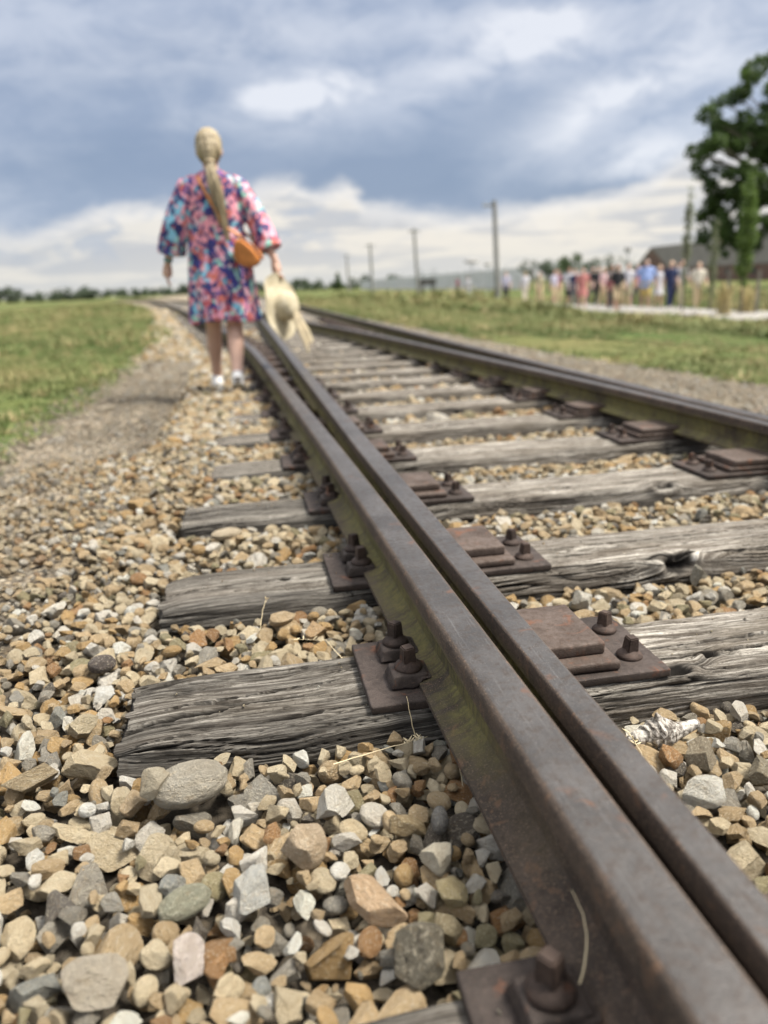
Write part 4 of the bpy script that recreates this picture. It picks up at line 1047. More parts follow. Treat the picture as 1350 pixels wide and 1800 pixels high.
def lamp(x, y, h, label, wide=.45):
    t = empty("lamp_post", (x, y, float(terrain(x, y))), label=label, cat="lamp post")
    bm = bmesh.new(); ring_tube(bm, [(0, 0, 0), (0, 0, h)], [.05, .035], 8); from_bm("lamp_pole", bm, M['metal_grey'], t)
    bm = bmesh.new(); ring_tube(bm, [(0, 0, h-.02), (0, 0, h+.06), (0, 0, h+.22), (0, 0, h+.30)], [wide*.5, wide, wide*.8, wide*.15], 14); from_bm("lamp_head", bm, M['pole'], t)
lamp(17.1, 57.5, 2.6, "thin lamp post with a flat wide head left of the tallest pole", .62)
lamp(22.8, 44.5, 2.65, "thin lamp post with a dark head next to the barrack gable", .22)
lamp(23.6, 74, 2.7, "small faint lamp post between flat headed lamp and tallest pole", .4)
def barrack():
    brick, b, p = new_mat("old brick"); co = obj_co(b); br = b.n('ShaderNodeTexBrick'); b.put(br.inputs['Vector'], b.vmath('MULTIPLY', co, (1, 1, 1)))
    br.inputs['Scale'].default_value = 3; b.put(br.inputs['Color1'], (.13, .06, .042)); b.put(br.inputs['Color2'], (.17, .085, .06)); b.put(br.inputs['Mortar'], (.22, .19, .16))
    finish(b, p, b.mix(b.mapr(b.noise(co, .7, 5), .35, .7), br.outputs[0], (.13, .08, .065)), .9)
    roof = simple("grey roofing felt", (.19, .175, .155), .9, 0, .12, .6)
    dark = simple("dark opening", (.03, .03, .03), .5)
    t = empty("brick_barrack", (71.1, 124.1, -.65), label="long low red brick barrack with grey gabled roof behind the walking group", cat="building")
    # gable runs from (0,0) to (2.3,15.8); long wall runs from (0,0) towards (-1.6,-54)
    g = Vector((2.3, 15.8, 0)); l = Vector((-2.2, -62, 0)); eh, rh = 2.3, 5.6
    def wallbox(name, pts, mat):
        bm = bmesh.new(); vs = [bm.verts.new(q) for q in pts]; bm.faces.new(vs)
        r = bmesh.ops.extrude_face_region(bm, geom=bm.faces[:]); n = (pts[1]-pts[0]).cross(pts[2]-pts[0]).normalized()*.3
        bmesh.ops.translate(bm, vec=-n, verts=[v for v in r['geom'] if isinstance(v, bmesh.types.BMVert)]); return from_bm(name, bm, mat, t)
    z = Vector((0, 0, 1)); O = Vector((0, 0, 0))
    wallbox("wall", [O, l, l+z*eh, O+z*eh], brick)
    gw = wallbox("gable_wall", [g, O, O+z*eh, g/2+z*rh, g+z*eh], brick)
    wallbox("gable_wall", [l, l+g, l+g+z*eh, l+g/2+z*rh, l+z*eh], brick)
    wallbox("wall", [l+g, g, g+z*eh, l+g+z*eh], brick)
    e = g.normalized()*.5; f = -l.normalized()*.5
    bm = bmesh.new()
    for (a, c) in ((O-e, 1), (g+e, -1)):
        h0 = eh-.18
        q = [a+f+z*h0, a+l-f+z*h0, g/2+l-f+z*(rh+.12), g/2+f+z*(rh+.12)]; vs = [bm.verts.new(v) for v in q]; fc = bm.faces.new(vs)
        r = bmesh.ops.extrude_face_region(bm, geom=[fc]); bmesh.ops.translate(bm, vec=z*.16, verts=[v for v in r['geom'] if isinstance(v, bmesh.types.BMVert)])
    rf = from_bm("roof", bm, roof, t)
    bm = bmesh.new(); c0 = g/2+l*.35; box(bm, c0.x-.4, c0.x+.4, c0.y-.4, c0.y+.4, rh-.3, rh+1.0, .03); from_bm("chimney", bm, brick, rf)
    for k in range(9):
        c0 = l*(.07+k*.105)+Vector((-.03, 0, 0)); bm = bmesh.new(); box(bm, c0.x-.06, c0.x+.06, c0.y-.5, c0.y+.5, .9, 1.75, .01); from_bm("window", bm, dark, t)
    c0 = g*.5; bm = bmesh.new(); box(bm, -.6, .6, -.08, .08, .0, 2.1, .01); d = from_bm("door", bm, dark, t); d.location = c0+Vector((-.35, 0, 0)); d.rotation_euler = (0, 0, math.atan2(g.y, g.x))
barrack()
# ------------------------------------------------------------------ people
SKIN = simple("skin", (.58, .37, .28), .55, 0, .06, 12, .05); SKIN_T = simple("tanned skin", (.42, .245, .17), .55, 0, .06, 12, .05)
def cloth(name, c): return simple(name, c, .85, 0, .12, 14, .1)
def hand(bm, wrist, d, side, k=1.0, curl=.5, palm_n=None):
    """palm with four unequal bent fingers and a thumb; d: direction of the hand, side: direction of the thumb"""
    d = Vector(d).normalized(); s = Vector(side); s = (s-d*s.dot(d)).normalized(); n = d.cross(s).normalized()
    w = Vector(wrist); c = w+d*.045*k
    limb(bm, [w, w+d*.03*k, w+d*.075*k], [(.022*k, .022*k), (.032*k, .020*k), (.036*k, .018*k)], 10)
    for i, (off, L) in enumerate(((.028, .070), (.010, .078), (-.009, .073), (-.026, .058))):
        p0 = w+d*.078*k+s*off*k; dd = d
        p1 = p0+dd*L*.42*k; dd = (d+n*curl).normalized(); p2 = p1+dd*L*.32*k; dd = (d+n*curl*2.2).normalized(); p3 = p2+dd*L*.26*k
        limb(bm, [p0-d*.02*k, p0, p1, p2, p3], [.009*k, .009*k, .0085*k, .008*k, .007*k], 8)
    t0 = w+d*.030*k+s*.026*k; t1 = t0+(d*.6+s).normalized()*.030*k; t2 = t1+(d+s*.45+n*.3).normalized()*.030*k
    limb(bm, [t0-s*.01*k, t0, t1, t2], [.011*k, .011*k, .0095*k, .008*k], 8)
def head(bm, c, k=1.0, face=(0, 1, 0)):
    c = Vector(c); f = Vector(face).normalized(); s = Vector((f.y, -f.x, 0))
    q = Euler((0, 0, math.atan2(f.y, f.x)-PI/2))
    ellipsoid(bm, c+Vector((0, 0, .015*k)), (.074*k, .094*k, .105*k), q)
    ellipsoid(bm, c+f*.025*k-Vector((0, 0, .055*k)), (.055*k, .065*k, .062*k), q)
    ellipsoid(bm, c+f*.098*k-Vector((0, 0, .018*k)), (.012*k, .020*k, .022*k), q, 2)     # nose
    ellipsoid(bm, c+f*.086*k-Vector((0, 0, .058*k)), (.026*k, .012*k, .009*k), q, 2)     # lips
    ellipsoid(bm, c+f*.083*k+Vector((0, 0, .022*k)), (.045*k, .014*k, .010*k), q, 2)     # brow
    for e in (-1, 1): ellipsoid(bm, c+s*e*.075*k-f*.005*k-Vector((0, 0, .012*k)), (.012*k, .022*k, .032*k), q, 2)  # ears
def eyes(parent, c, k=1, face=(0, 1, 0)):
    f = Vector(face).normalized(); s = Vector((f.y, -f.x, 0)); m_ = simple("eye", (.08, .06, .05), .2, 0, .05)
    for e in (-1, 1):
        bm = bmesh.new(); ellipsoid(bm, Vector(c)+f*.087*k+s*e*.030*k+Vector((0, 0, .004*k)), (.010*k, .007*k, .006*k), None, 2); from_bm("eye", bm, m_, parent, True)
def woman():
    # 1.75 m, seen from behind, mid step: right foot planted behind, left foot ahead
    cx, cy = -.115, 5.70
    T = empty("person", (cx, cy, 0), label="woman in a colourful patterned dress walking away beside the rails, straw hat in hand", cat="person")
    bm = bmesh.new()
    lk, la = (-.085, .10, .50), (-.10, .27, .105)       # left knee, ankle (ahead)
    rk, ra = (.065, -.02, .49), (.055, -.215, .125)      # right knee, ankle (behind)
    limb(bm, [(-.085, 0, .92), (-.088, .06, .72), lk, (-.092, .155, .36), (-.098, .22, .22), la], [.090, .078, .055, .056, .040, .034])
    limb(bm, [(.085, 0, .92), (.078, .0, .72), rk, (.062, -.085, .36), (.058, -.155, .22), ra], [.090, .078, .056, .058, .041, .035])
    limb(bm, [(0, 0, .90), (0, 0, 1.02), (0, .0, 1.15), (0, .0, 1.30), (0, -.005, 1.42)], [(.155, .105), (.145, .10), (.125, .09), (.15, .10), (.12, .075)], 20)
    limb(bm, [(-.12, 0, 1.405), (0, -.005, 1.435), (.12, 0, 1.405)], [.048, .055, .048])
    limb(bm, [(0, -.005, 1.42), (0, .01, 1.50), (0, .02, 1.56)], [.058, .050, .052])
    head(bm, (0, .03, 1.635), 1.04)
    le, lw = (-.275, .01, 1.15), (-.355, .08, .925)
    re, rw = (.285, -.02, 1.16), (.375, -.09, .925)
    limb(bm, [(-.155, 0, 1.395), (-.215, 0, 1.30), le, (-.315, .045, 1.03), lw], [.050, .046, .037, .034, .024])
    limb(bm, [(.155, 0, 1.395), (.225, -.01, 1.30), re, (.33, -.055, 1.03), rw], [.050, .046, .037, .034, .024])
    hand(bm, lw, (-.15, .22, -1), (0, 1, .1), 1.0, .35)
    hand(bm, rw, (.12, -.1, -1), (0, 1, .0), 1.0, 1.2)
    body = remeshed("body", bm, .0055, 2, SKIN, T)
    eyes(body, (0, .03, 1.635), 1.04)
    # dress: loose tunic with wide three quarter sleeves
    bm = bmesh.new(); rings = []; n = 56
    SLIM = 1.02
    sec = [(1.505, .066, .060, .01), (1.480, .100, .072, 0), (1.462, .140, .082, 0), (1.43, .178, .092, 0), (1.36, .192, .108, -.005), (1.25, .188, .118, -.005), (1.12, .186, .124, 0), (1.0, .200, .135, 0), (.88, .214, .148, 0), (.74, .226, .160, 0), (.62, .236, .170, .005), (.535, .242, .178, .01), (.515, .240, .176, .01)]
    for k, (z, a, c, oy) in enumerate(sec):
        rg = []; low = max(0, (1.1-z)/.6)
        for j in range(n):
            th = 2*PI*j/n; f_ = 1+low*(.055*math.sin(7*th+z*4)+.045*math.sin(12*th+1+z*2))+.02*math.sin(5*th+z*9)
            zz = z+(low*.012*math.sin(3*th+.5) if z < .7 else 0)
            rg.append(bm.verts.new((a*SLIM*math.cos(th)*f_, c*math.sin(th)*f_+oy, zz)))
        rings.append(rg)
    for a, c in zip(rings, rings[1:]):
        for j in range(n): bm.faces.new((a[j], a[(j+1) % n], c[(j+1) % n], c[j]))
    bm.faces.new(rings[0]); bm.faces.new(rings[-1][::-1])
    for s, pts, rad in ((-1, [(-.10, 0, 1.425), (-.165, 0, 1.40), (-.215, 0, 1.30), (-.268, .01, 1.17), (-.300, .035, 1.07), (-.318, .055, .985)], [.062, .072, .076, .084, .094, .100]),
                        (1, [(.10, 0, 1.425), (.165, 0, 1.40), (.225, -.01, 1.30), (.285, -.02, 1.17), (.325, -.05, 1.06), (.350, -.070, .985)], [.062, .072, .074, .078, .086, .090])):
        ring_tube(bm, pts, rad, 22)
    dm, b, p = new_mat("printed fabric"); co = obj_co(b)
    w_ = b.vmath('ADD', b.vmath('MULTIPLY', co, (1, 1, .8)), b.vmath('SCALE', b.noise(co, 11, 3, out=1), .055))
    v = b.n('ShaderNodeTexVoronoi', feature='F1'); b.put(v.inputs['Vector'], w_); v.inputs['Scale'].default_value = 30
    k = b.ramp(b.sep(v.outputs['Color'])[0], [(0, (.40, .09, .11)), (.12, (.62, .26, .34)), (.32, (.022, .024, .11)), (.53, (.54, .15, .12)), (.62, (.18, .40, .52)), (.73, (.70, .42, .48)), (.88, (.05, .05, .24)), (.95, (.30, .58, .48))], 'CONSTANT')
    v2 = b.n('ShaderNodeTexVoronoi', feature='F1'); b.put(v2.inputs['Vector'], b.vmath('MULTIPLY', w_, (1, 1, .55))); v2.inputs['Scale'].default_value = 14
    k2 = b.ramp(b.sep(v2.outputs['Color'])[1], [(0, (.75, .30, .36)), (.5, (.22, .50, .66)), (.72, (.36, .62, .55)), (.84, (.04, .04, .20))], 'CONSTANT')
    k = b.mix(b.mapr(b.noise(co, 9, 3, .6), .53, .56), k, k2)
    v3 = b.vor(w_, 46, out='Color'); k = b.mix(b.math('MULTIPLY', b.mapr(b.sep(v3)[2], .72, .73), .9), k, (.03, .03, .13))
    finish(b, p, k, .85, 0, b.noise(co, 6, 3), .4, .02)
    remeshed("dress", bm, .008, 3, dm, T)
    # hair
    hm, b, p = new_mat("blonde hair"); co = obj_co(b); hn = b.noise(b.vmath('MULTIPLY', co, (90, 90, 7)), 1, 4, .6)
    finish(b, p, b.mix(b.mapr(hn, .3, .7), (.16, .122, .068), (.43, .35, .215)), .5, 0, hn, .9, .006)
    bm = bmesh.new(); ellipsoid(bm, (0, .012, 1.660), (.088, .104, .108)); ellipsoid(bm, (0, -.035, 1.62), (.082, .070, .095)); limb(bm, [(0, -.06, 1.60), (0, -.075, 1.56), (.0, -.08, 1.53)], [.055, .040, .028])
    for v in bm.verts:
        if v.co.y > .075: v.co.y = .075+(v.co.y-.075)*.2
    hr = remeshed("hair", bm, .006, 2, hm, T)
    co_ = np.array([v.co[:] for v in hr.data.vertices]); no_ = np.array([v.normal[:] for v in hr.data.vertices])
    an = np.arctan2(co_[:, 0], -(co_[:, 1]-.02)); dsp = (fbm(an*11+co_[:, 2]*9, co_[:, 2]*5+7, 3, 3)-.5)*.016
    hr.data.vertices.foreach_set('co', (co_+no_*dsp[:, None]).astype(np.float32).ravel()); hr.data.update()
    bm = bmesh.new(); rr_ = random.Random(8)
    spine = [(.0, -.085, 1.545), (.005, -.115, 1.49), (.015, -.135, 1.42), (.03, -.142, 1.33), (.045, -.143, 1.23), (.058, -.142, 1.14), (.068, -.142, 1.05)]; wd_ = [.014, .028, .042, .045, .040, .030, .018]
    for q in range(26):
        a0 = rr_.uniform(0, 6.28); e_ = rr_.uniform(.2, 1); tw = rr_.uniform(-.22, .22); stop = rr_.choice((5, 6, 7)); pts = []
        for i_, (c_, w_2) in enumerate(zip(spine[:stop], wd_)): a_ = a0+tw*i_; pts.append((c_[0]+math.cos(a_)*w_2*e_, c_[1]+math.sin(a_)*w_2*.6*e_-.004, c_[2]+rr_.gauss(0, .004)))
        ring_tube(bm, pts, [.010-.0012*i_ for i_ in range(len(pts))], 6)
    from_bm("ponytail", bm, hm, hr, True)
    bm = bmesh.new(); ring_tube(bm, [(0, -.078, 1.556), (0, -.092, 1.534)], [.031, .031], 16); from_bm("hair_tie", bm, cloth("beige tie", (.45, .36, .24)), hr, True)
    # shoes
    white = simple("white shoe", (.72, .71, .68), .6, 0, .06, 20); dark = simple("dark sole mark", (.10, .09, .08), .8)
    for (x, y, z, pitch) in ((-.103, .30, .02, .05), (.055, -.20, .025, .42)):
        e_ = bpy.data.objects.new("shoe", None); bpy.data.objects.remove(e_)
        bm = bmesh.new(); limb(bm, [(0, -.075, .035), (0, .0, .038), (0, .09, .032), (0, .145, .028)], [(.038, .040), (.040, .040), (.046, .032), (.038, .024)], 16); limb(bm, [(0, -.055, .05), (0, -.045, .072)], [.040, .042])
        for v in bm.verts: v.co.z = max(v.co.z, .012)
        sh = remeshed("shoe", bm, .006, 2, white, T); sh.location = (x, y, z+(.045 if pitch > .2 else 0)); sh.rotation_euler = (-pitch, 0, 0)
        bm = bmesh.new(); limb(bm, [(0, -.075, 0), (0, .0, 0), (0, .09, 0), (0, .145, 0)], [.040, .041, .048, .040], 18)
        for v in bm.verts: v.co.z = .0 if v.co.z < 0 else .018
        so = from_bm("sole", bm, white, sh)
        if pitch > .2:
            bm = bmesh.new(); box(bm, -.024, .024, -.122, -.108, .004, .045, .004); from_bm("heel_patch", bm, dark, sh)
    bm = bmesh.new(); n = 20
    d = Vector((-.07, .07, -.22)).normalized(); c = Vector((-.347, .073, .948))
    a = d.orthogonal().normalized(); b2 = d.cross(a)
    ring_tube(bm, [c-d*.012, c+d*.012], [.030, .029], 20); from_bm("bracelet", bm, simple("teal beads", (.10, .28, .27), .4), body, True)
    return T
woman()
def bag():
    leather = simple("orange brown leather", (.50, .185, .045), .45, 0, .15, 20, .15)
    dk = simple("dark orange seam", (.24, .08, .02), .5)
    t = empty("shoulder_bag", (-.115, 5.70, 0), label="orange brown half moon leather bag on the woman's hip", cat="bag")
    n = 28; bm = bmesh.new(); prof = []
    for i in range(n+1):
        a = PI+PI*i/n; prof.append((.125*math.cos(a), .135*math.sin(a)))
    prof += [(.10, .022), (0, .035), (-.10, .022)]
    f0 = [bm.verts.new((x, -.035*(1), z)) for x, z in prof]; f1 = [bm.verts.new((x, .035, z)) for x, z in prof]
    m0 = [bm.verts.new((x*1.0, 0, z*1.0)) for x, z in prof]
    N = len(prof)
    for v, (x, z) in zip(f0, prof): v.co = Vector((x*.84, -.042, z*.84))
    for v, (x, z) in zip(f1, prof): v.co = Vector((x*.84, .042, z*.84))
    for i in range(N):
        j = (i+1) % N; bm.faces.new((f0[i], f0[j], m0[j], m0[i])); bm.faces.new((m0[i], m0[j], f1[j], f1[i]))
    bm.faces.new(f0); bm.faces.new(f1[::-1]); bmesh.ops.bevel(bm, geom=bm.edges[:], offset=.006, segments=2, affect='EDGES')
    R = Euler((.15, .80, -.25)).to_matrix().to_4x4() @ Matrix.Diagonal((.88, .9, .88, 1)); Mx = Matrix.Translation((.205, -.185, .98)) @ R
    bm.transform(Mx); from_bm("bag_body", bm, leather, t, True)
    bm = bmesh.new(); limb(bm, [(-.115, 0, .028), (0, 0, .044), (.115, 0, .028)], [.010, .010, .010], 10); bm.transform(Mx); from_bm("zip", bm, dk, t, True)
    bm = bmesh.new(); limb(bm, [(-.09, -.043, -.02), (-.05, -.045, -.075), (.02, -.045, -.095), (.08, -.043, -.05)], [.003]*4, 6); bm.transform(Mx); from_bm("stitched_seam", bm, dk, t)
    bm = bmesh.new(); a = Mx @ Vector((-.115, 0, .03))
    pts = [a, Vector((.06, -.150, 1.14)), Vector((.005, -.150, 1.25)), Vector((-.05, -.128, 1.36)), Vector((-.085, -.085, 1.45)), Vector((-.095, -.02, 1.475)), Vector((-.08, .06, 1.44)), Vector((0, .125, 1.30)), Vector((.14, .14, 1.15)), Vector((.225, .03, 1.08)), Mx @ Vector((.115, 0, .03))]
    ring_tube(bm, pts, [(.011, .004)]*len(pts), 8); from_bm("strap", bm, leather, t, True)
bag()
def hat():
    straw, b, p = new_mat("straw"); co = obj_co(b); w1 = b.n('ShaderNodeTexWave', wave_type='RINGS', rings_direction='Z'); b.put(w1.inputs['Vector'], co); w1.inputs['Scale'].default_value = 55; w1.inputs['Distortion'].default_value = 1.5
    n_ = b.noise(co, 30, 4); finish(b, p, b.mix(b.mapr(n_, .3, .7), (.38, .325, .21), (.50, .445, .32)), .8, 0, w1.outputs[0], .4, .004)
    rib = simple("cream ribbon", (.66, .55, .36), .7)
    t = empty("straw_hat", (.275, 5.54, .605), label="pale straw sun hat with trailing ribbon hanging from the woman's right hand", cat="hat")
    n = 60
    prof = [(.0, .112), (.045, .111), (.072, .103), (.086, .085), (.092, .055), (.095, .018), (.100, .004), (.13, -.002), (.17, -.006), (.20, -.004), (.218, .002)]
    bm = bmesh.new(); rings = []
    for q, (r_, h_) in enumerate(prof[1:]):
        rings.append([bm.verts.new((r_*math.cos(2*PI*k/n)*(1+.0*q), r_*math.sin(2*PI*k/n)*1.04, h_+(max(0, r_-.1)*.06*math.sin(2*2*PI*k/n+.6)+max(0, r_-.1)*.10*math.sin(5*2*PI*k/n)))) for k in range(n)])
    for a, c in zip(rings, rings[1:]):
        for k in range(n): bm.faces.new((a[k], a[(k+1) % n], c[(k+1) % n], c[k]))
    bm.faces.new(rings[0]); bmesh.ops.recalc_face_normals(bm, faces=bm.faces); bmesh.ops.solidify(bm, geom=bm.faces[:], thickness=.004)
    # crown axis points to the right and back towards the viewer
    ax = Vector((.84, -.52, .10)).normalized(); R = ax.to_track_quat('Z', 'Y').to_matrix().to_4x4()
    bm.transform(R); from_bm("hat_shell", bm, straw, t, True)
    bm = bmesh.new(); ring_tube(bm, [(0, 0, .010), (0, 0, .034)], [.0995, .0965], 40, cap=False); bm.transform(R); from_bm("hat_band", bm, rib, t, True)
    bm = bmesh.new()
    pts = [Vector((.075, -.06, -.02)), Vector((.12, -.07, -.10)), Vector((.16, -.07, -.18)), Vector((.185, -.07, -.25))]
    ring_tube(bm, pts, [(.018, .004), (.026, .004), (.030, .004), (.024, .003)], 8)
    pts = [Vector((.07, -.07, -.02)), Vector((.10, -.09, -.12)), Vector((.145, -.09, -.24)), Vector((.165, -.085, -.31))]
    ring_tube(bm, pts, [(.014, .003), (.017, .003), (.014, .003), (.009, .003)], 8)
    from_bm("ribbon_tail", bm, rib, t, True)
hat()
def walker(x, y, h, top, bottom, hair, label, kind='shorts', face=0, seed=0, skin=None, bulk=1.0, dress=False, hat=None, pack=None):
    r = random.Random(seed); k = h/1.72; z0 = float(terrain(x, y))+(.015 if 12.6 < x < 16.5 else -.01)
    face += r.uniform(-.5, .5); T = empty("person", (x, y, z0), face, label=label, cat="person", group="people walking along the pale path"); st = r.uniform(.10, .24)*r.choice((-1, 1)); sk = skin or SKIN
    def P(a, c, d): return (a*k, c*k, d*k)
    legs = [[P(s*.085, 0, .90), P(s*.09, s*st*.45+.03, .50), P(s*.09, s*st, .09)] for s in (-1, 1)]
    arms = [[P(s*.18*bulk, 0, 1.40), P(s*.245*bulk, -.01, 1.13), P(s*.25*bulk, .10-s*st*.6, .90)] for s in (-1, 1)]
    bm = bmesh.new()
    for l_ in legs:
        limb(bm, [Vector(l_[0]), Vector(l_[1]), Vector(l_[1]).lerp(Vector(l_[2]), .35), Vector(l_[2])], [.082*k, .056*k, .055*k, .036*k], 10)
        limb(bm, [Vector(l_[2])+Vector((0, -.05, -.05))*k, Vector(l_[2])+Vector((0, .13, -.055))*k], [.036*k, .034*k], 8)
    limb(bm, [P(0, 0, .92), P(0, 0, 1.15), P(0, 0, 1.38)], [(.14*k*bulk, .10*k*bulk), (.125*k*bulk, .10*k*bulk), (.15*k*bulk, .095*k)], 14); limb(bm, [P(-.15*bulk, 0, 1.41), P(.15*bulk, 0, 1.41)], [.05*k, .05*k], 10)
    limb(bm, [P(0, 0, 1.42), P(0, .02, 1.54)], [.052*k, .05*k], 10); head(bm, P(0, .03, 1.61), k)
    for a in arms:
        limb(bm, [Vector(q) for q in a], [.046*k, .037*k, .026*k], 10); hand(bm, a[2], (0, .2, -1), (0, 1, 0), k, .5)
    body = remeshed("body", bm, .013, 1, sk, T)
    bm = bmesh.new(); e = 1.17
    limb(bm, [P(0, 0, .93), P(0, 0, 1.12), P(0, 0, 1.36)], [(.165*k*bulk, .125*k*bulk), (.155*k*bulk, .125*k*bulk), (.165*k*bulk, .115*k)], 16); limb(bm, [P(-.15*bulk, 0, 1.405), P(.15*bulk, 0, 1.405)], [.062*k, .062*k], 10)
    for a in arms: limb(bm, [Vector(a[0]), Vector(a[0]).lerp(Vector(a[1]), .75)], [.062*k, .062*k], 10)
    if dress: ring_tube(bm, [P(0, 0, 1.1), P(0, 0, .85), P(0, .01, .55)], [(.15*k, .12*k), (.19*k, .15*k), (.24*k, .19*k)], 18)
    remeshed("dress" if dress else "shirt", bm, .02, 2, top, T)
    if not dress:
        bm = bmesh.new(); end = .42 if kind == 'shorts' else .97
        limb(bm, [P(-.05, 0, .95), P(.05, 0, .95)], [.125*k*bulk, .125*k*bulk], 12)
        for l_ in legs:
            a, c, d = [Vector(q) for q in l_]; q = [a, a.lerp(c, .9)] if kind == 'shorts' else [a, c, c.lerp(d, .9)]
            limb(bm, q, [.105*k, .095*k] if kind == 'shorts' else [.105*k, .078*k, .062*k], 10)
        remeshed("shorts" if kind == 'shorts' else "trousers", bm, .018, 2, bottom, T)
    bm = bmesh.new(); ellipsoid(bm, P(0, .015, 1.645), (.086*k, .100*k, .100*k)); ellipsoid(bm, P(0, -.02, 1.61), (.082*k, .075*k, .095*k))
    for v in bm.verts:
        if v.co.y > .07*k: v.co.y = .07*k
    remeshed("hair", bm, .015, 1, hair, T)
    for l_ in legs:
        q = Vector(l_[2]); bm = bmesh.new(); limb(bm, [q+Vector((0, -.06, -.05))*k, q+Vector((0, .14, -.055))*k], [.044*k, .042*k], 10); from_bm("shoe", bm, SHOE, T, True)
    if hat is not None:
        bm = bmesh.new(); ring_tube(bm, [P(0, .02, 1.70), P(0, .02, 1.71), P(0, .02, 1.72), P(0, .02, 1.79)], [.16*k, .16*k, .10*k, .08*k], 16); from_bm("hat", bm, hat, T, True)
    if pack is not None:
        bm = bmesh.new(); box(bm, -.15*k, .15*k, -.27*k, -.12*k, 1.0*k, 1.40*k, .04, 2); from_bm("backpack", bm, pack, T, True)
SHOE = simple("pale shoes", (.45, .44, .42), .7)
wht = cloth("white cotton", (.55, .54, .57)); lav = cloth("lavender white cotton", (.50, .48, .58)); blue = cloth("light blue cotton", (.26, .35, .62)); navy = cloth("navy cloth", (.018, .028, .085)); blk = cloth("black cloth", (.025, .024, .028))
coral = cloth("coral cloth", (.50, .20, .18)); mar = cloth("maroon check", (.20, .04, .07)); crm = cloth("cream linen", (.66, .60, .50)); tan = cloth("tan trousers", (.52, .40, .25)); gry = cloth("dark grey cloth", (.12, .12, .13)); khk = cloth("khaki", (.38, .34, .22)); mus = cloth("mustard", (.46, .34, .12)); pnk = cloth("dusty pink", (.62, .42, .42))
hd = cloth("dark hair", (.035, .025, .02)); hb = cloth("brown hair", (.14, .08, .045)); hl = cloth("light hair", (.38, .28, .16)); hg = cloth("grey hair", (.35, .34, .33))
walker(17.65, 60.4, 1.68, wht, wht, hb, "distant person all in white, farther along the path than the group", 'trousers', .1, 1)
walker(20.7, 74.4, 1.70, mar, blk, hd, "distant person in dark red, farthest away on the field", 'trousers', .2, 2)
walker(15.6, 45.4, 1.72, lav, blk, hb, "person in lavender shirt and black trousers just right of the tallest pole", 'trousers', 2.9, 3, None, 1.15)
walker(15.5, 41.9, 1.64, wht, crm, hl, "person in white shirt and cream trousers, second in the walking line", 'trousers', .3, 4)
walker(15.9, 40.8, 1.60, khk, tan, hb, "person in khaki top among the grass tips", 'shorts', 3.0, 5)
walker(15.0, 36.6, 1.66, lav, tan, hd, "person in pale lavender shirt and tan shorts beside the broad white shirted one", 'shorts', 3.3, 6)
walker(14.8, 34.3, 1.70, wht, blk, hb, "broad person in white shirt and black shorts before the darkest small tree", 'shorts', 2.8, 7, SKIN_T, 1.3)
walker(13.95, 31.0, 1.64, coral, coral, hd, "person in a coral pink dress in the middle of the group", 'shorts', 3.1, 8, None, 1.1, True)
walker(16.1, 34.1, 1.70, blk, blk, hd, "person dressed all in black right behind the coral dress", 'trousers', 3.0, 9)
walker(15.65, 32.6, 1.62, pnk, tan, hl, "person in dusty pink top and tan trousers next to the black clad one", 'trousers', 3.4, 10)
walker(14.55, 29.7, 1.34, mar, blk, hb, "child in maroon checked shirt and black trousers", 'trousers', 3.1, 11)
walker(13.3, 26.6, 1.66, blk, tan, hd, "nearest walker, black top and bare tanned legs, at the path's grassy edge", 'shorts', 2.9, 12, SKIN_T)
walker(15.9, 30.9, 1.72, wht, khk, hb, "person in bright white shirt just left of the light blue shirt", 'shorts', 3.1, 13, None, 1.1)
walker(15.3, 28.3, 1.80, blue, mus, hg, "large person in light blue shirt and mustard shorts in front of the brick gable", 'shorts', 3.2, 14, SKIN_T, 1.5)
walker(16.0, 28.6, 1.60, wht, wht, hl, "person in a loose white dress right of the light blue shirt", 'shorts', 3.0, 15, None, 1.0, True)
walker(16.5, 28.6, 1.76, navy, navy, hl, "tall person in dark navy suit among the white shirts", 'trousers', 3.1, 16)
walker(17.0, 28.7, 1.78, wht, khk, hd, "dark haired person in white shirt and khaki trousers beside the navy suit", 'trousers', 3.1, 17)
walker(17.05, 27.6, 1.66, crm, tan, hl, "rightmost walker, cream shirt and tan trousers, a dark bag at the hip", 'trousers', 3.1, 18, None, 1.15)
walker(17.4, 33.0, 1.70, coral, gry, hb, "person in coral top half hidden behind the middle of the group", 'trousers', 3.3, 19)
walker(14.5, 33.0, 1.62, navy, gry, hd, "person in navy top at the grassy side, left of the coral dress", 'trousers', 2.9, 21)
walker(15.2, 31.0, 1.70, gry, khk, hb, "person in dark grey top tucked between the maroon child and bright white shirt", 'shorts', 3.3, 22, SKIN_T)
walker(16.9, 36.5, 1.74, blk, gry, hd, "dark clothed person behind the broad white shirted one", 'trousers', 3.1, 23)
walker(16.6, 40.0, 1.70, mar, tan, hd, "person in dark red top near the head of the line, tan trousers", 'trousers', 2.8, 24)
walker(17.6, 30.0, 1.66, gry, blk, hb, "person in grey top half hidden behind the light blue shirt", 'trousers', 3.3, 25)
walker(17.1, 31.6, 1.68, mar, blk, hd, "person in dark maroon top half hidden behind the bright white shirt", 'trousers', 2.8, 20)
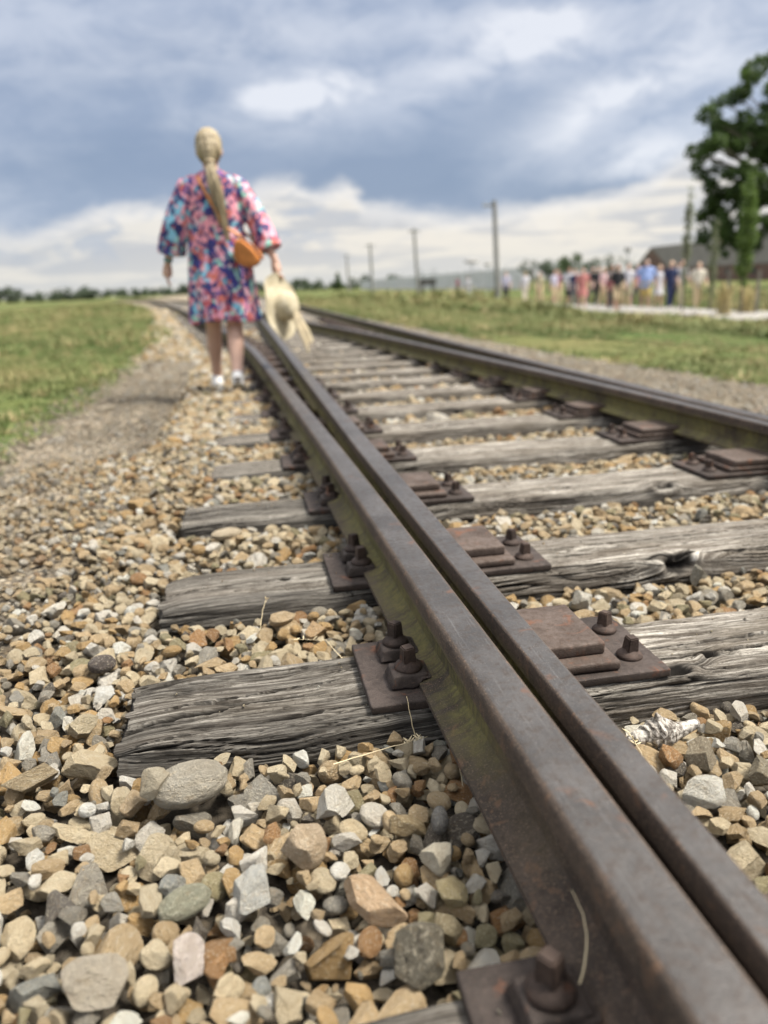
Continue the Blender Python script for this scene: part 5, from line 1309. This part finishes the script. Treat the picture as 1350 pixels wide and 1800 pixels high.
# ------------------------------------------------------------------ small things lying in the gravel
def driftwood():
    m, b, p = new_mat("bleached gnarled wood"); co = obj_co(b); w1 = b.n('ShaderNodeTexWave', bands_direction='X'); b.put(w1.inputs['Vector'], co); w1.inputs['Scale'].default_value = 26; w1.inputs['Distortion'].default_value = 6; w1.inputs['Detail'].default_value = 3; w1.inputs['Detail Scale'].default_value = 2.5
    finish(b, p, b.mix(b.mapr(b.noise(b.vmath('MULTIPLY', co, (1, .5, 1)), 95, 5, .7, 2), .38, .62), (.09, .075, .06), (.46, .43, .38)), .85, 0, w1.outputs[0], .6, .002)
    bm = bmesh.new(); ellipsoid(bm, (0, 0, 0), (.024, .017, .020), None, 5); limb(bm, [(.01, 0, -.002), (.035, .002, .0), (.052, .004, .003)], [.014, .009, .006], 30); limb(bm, [(-.012, 0, 0), (-.030, 0, -.004)], [.013, .009], 20); limb(bm, [(.0, 0, .01), (-.003, .0, .024)], [.010, .004], 20)
    for v in bm.verts:
        c = v.co; s = math.sin(c.x*900+fbm(c.x*60, c.z*90+c.y*70, 3)*9); v.co += c.normalized()*(.0016*float(s)+.0055*(float(fbm(c.x*80, c.y*80+c.z*60, 5))-.5))
    remeshed("wood_chunk", bm, .0011, 0, m, loc=(.598, .985, .022), label="gnarled silvery wood chunk lying against the front of the first whole sleeper", cat="wood chunk").scale = (1.3, 1.3, 1.3)
driftwood()
def stalk(name, pts, r0, label, mat, seeds=0, seed=0):
    bm = bmesh.new(); pts = [Vector(p) for p in pts]
    P_ = []; n = 10
    for i in range(n+1):
        t = i/n*(len(pts)-1); k = min(int(t), len(pts)-2); P_.append(pts[k].lerp(pts[k+1], t-k)+Vector((math.sin(i*2.1+seed), math.cos(i*1.7+seed), math.sin(i*3+seed)))*.0005)
    ring_tube(bm, P_, [r0*(1-.7*i/n) for i in range(n+1)], 6)
    r = random.Random(seed)
    for q in range(seeds):
        c = P_[-1].lerp(P_[-4], r.random()); d = Vector((r.uniform(-1, 1), r.uniform(-1, 1), r.uniform(0, 1)))*.010; ring_tube(bm, [c, c+d*.6, c+d], [.0004, .0013, .0003], 5)
    from_bm(name, bm, mat, None, True, label=label, cat="dry stalk", group="dry stalks in the gravel")
straw_m = simple("straw stalk", (.62, .52, .33), .7)
stalk("grass_stalk", [(.222, 1.055, .0), (.212, 1.058, .05), (.205, 1.062, .10)], .0011, "pale upright stalk standing in front of the first whole sleeper's chair plate", straw_m, 0, 1)
stalk("grass_stalk", [(.08, 1.03, .018), (.16, 1.045, .022), (.235, 1.05, .030)], .0009, "long dry stalk lying along the foot of the cracked sleeper", straw_m, 9, 3)
stalk("grass_stalk", [(.262, .94, .01), (.258, .95, .05), (.250, .93, .07)], .0008, "thin curved stalk leaning on the near rail's foot", straw_m, 0, 4)
stalk("grass_stalk", [(.262, .535, .08), (.273, .547, .098), (.279, .56, .113), (.280, .575, .126), (.275, .59, .138)], .0012, "short thick straw stuck beside the blurred screw nearest the camera", straw_m, 0, 6)
stalk("grass_stalk", [(.535, .90, .015), (.532, .92, .04), (.528, .95, .055)], .0010, "short feathery stalk between the switch rail and the wood chunk", straw_m, 8, 10)
stalk("grass_stalk", [(.14, 1.36, .02), (.11, 1.40, .05), (.05, 1.43, .045)], .0009, "dry stalk tangled behind the cracked sleeper near its chair plate", straw_m, 6, 11)
stalk("grass_stalk", [(-.02, 1.56, .01), (-.01, 1.58, .05), (.0, 1.60, .07)], .0009, "thin stalk in front of the second whole sleeper", straw_m, 5, 12)
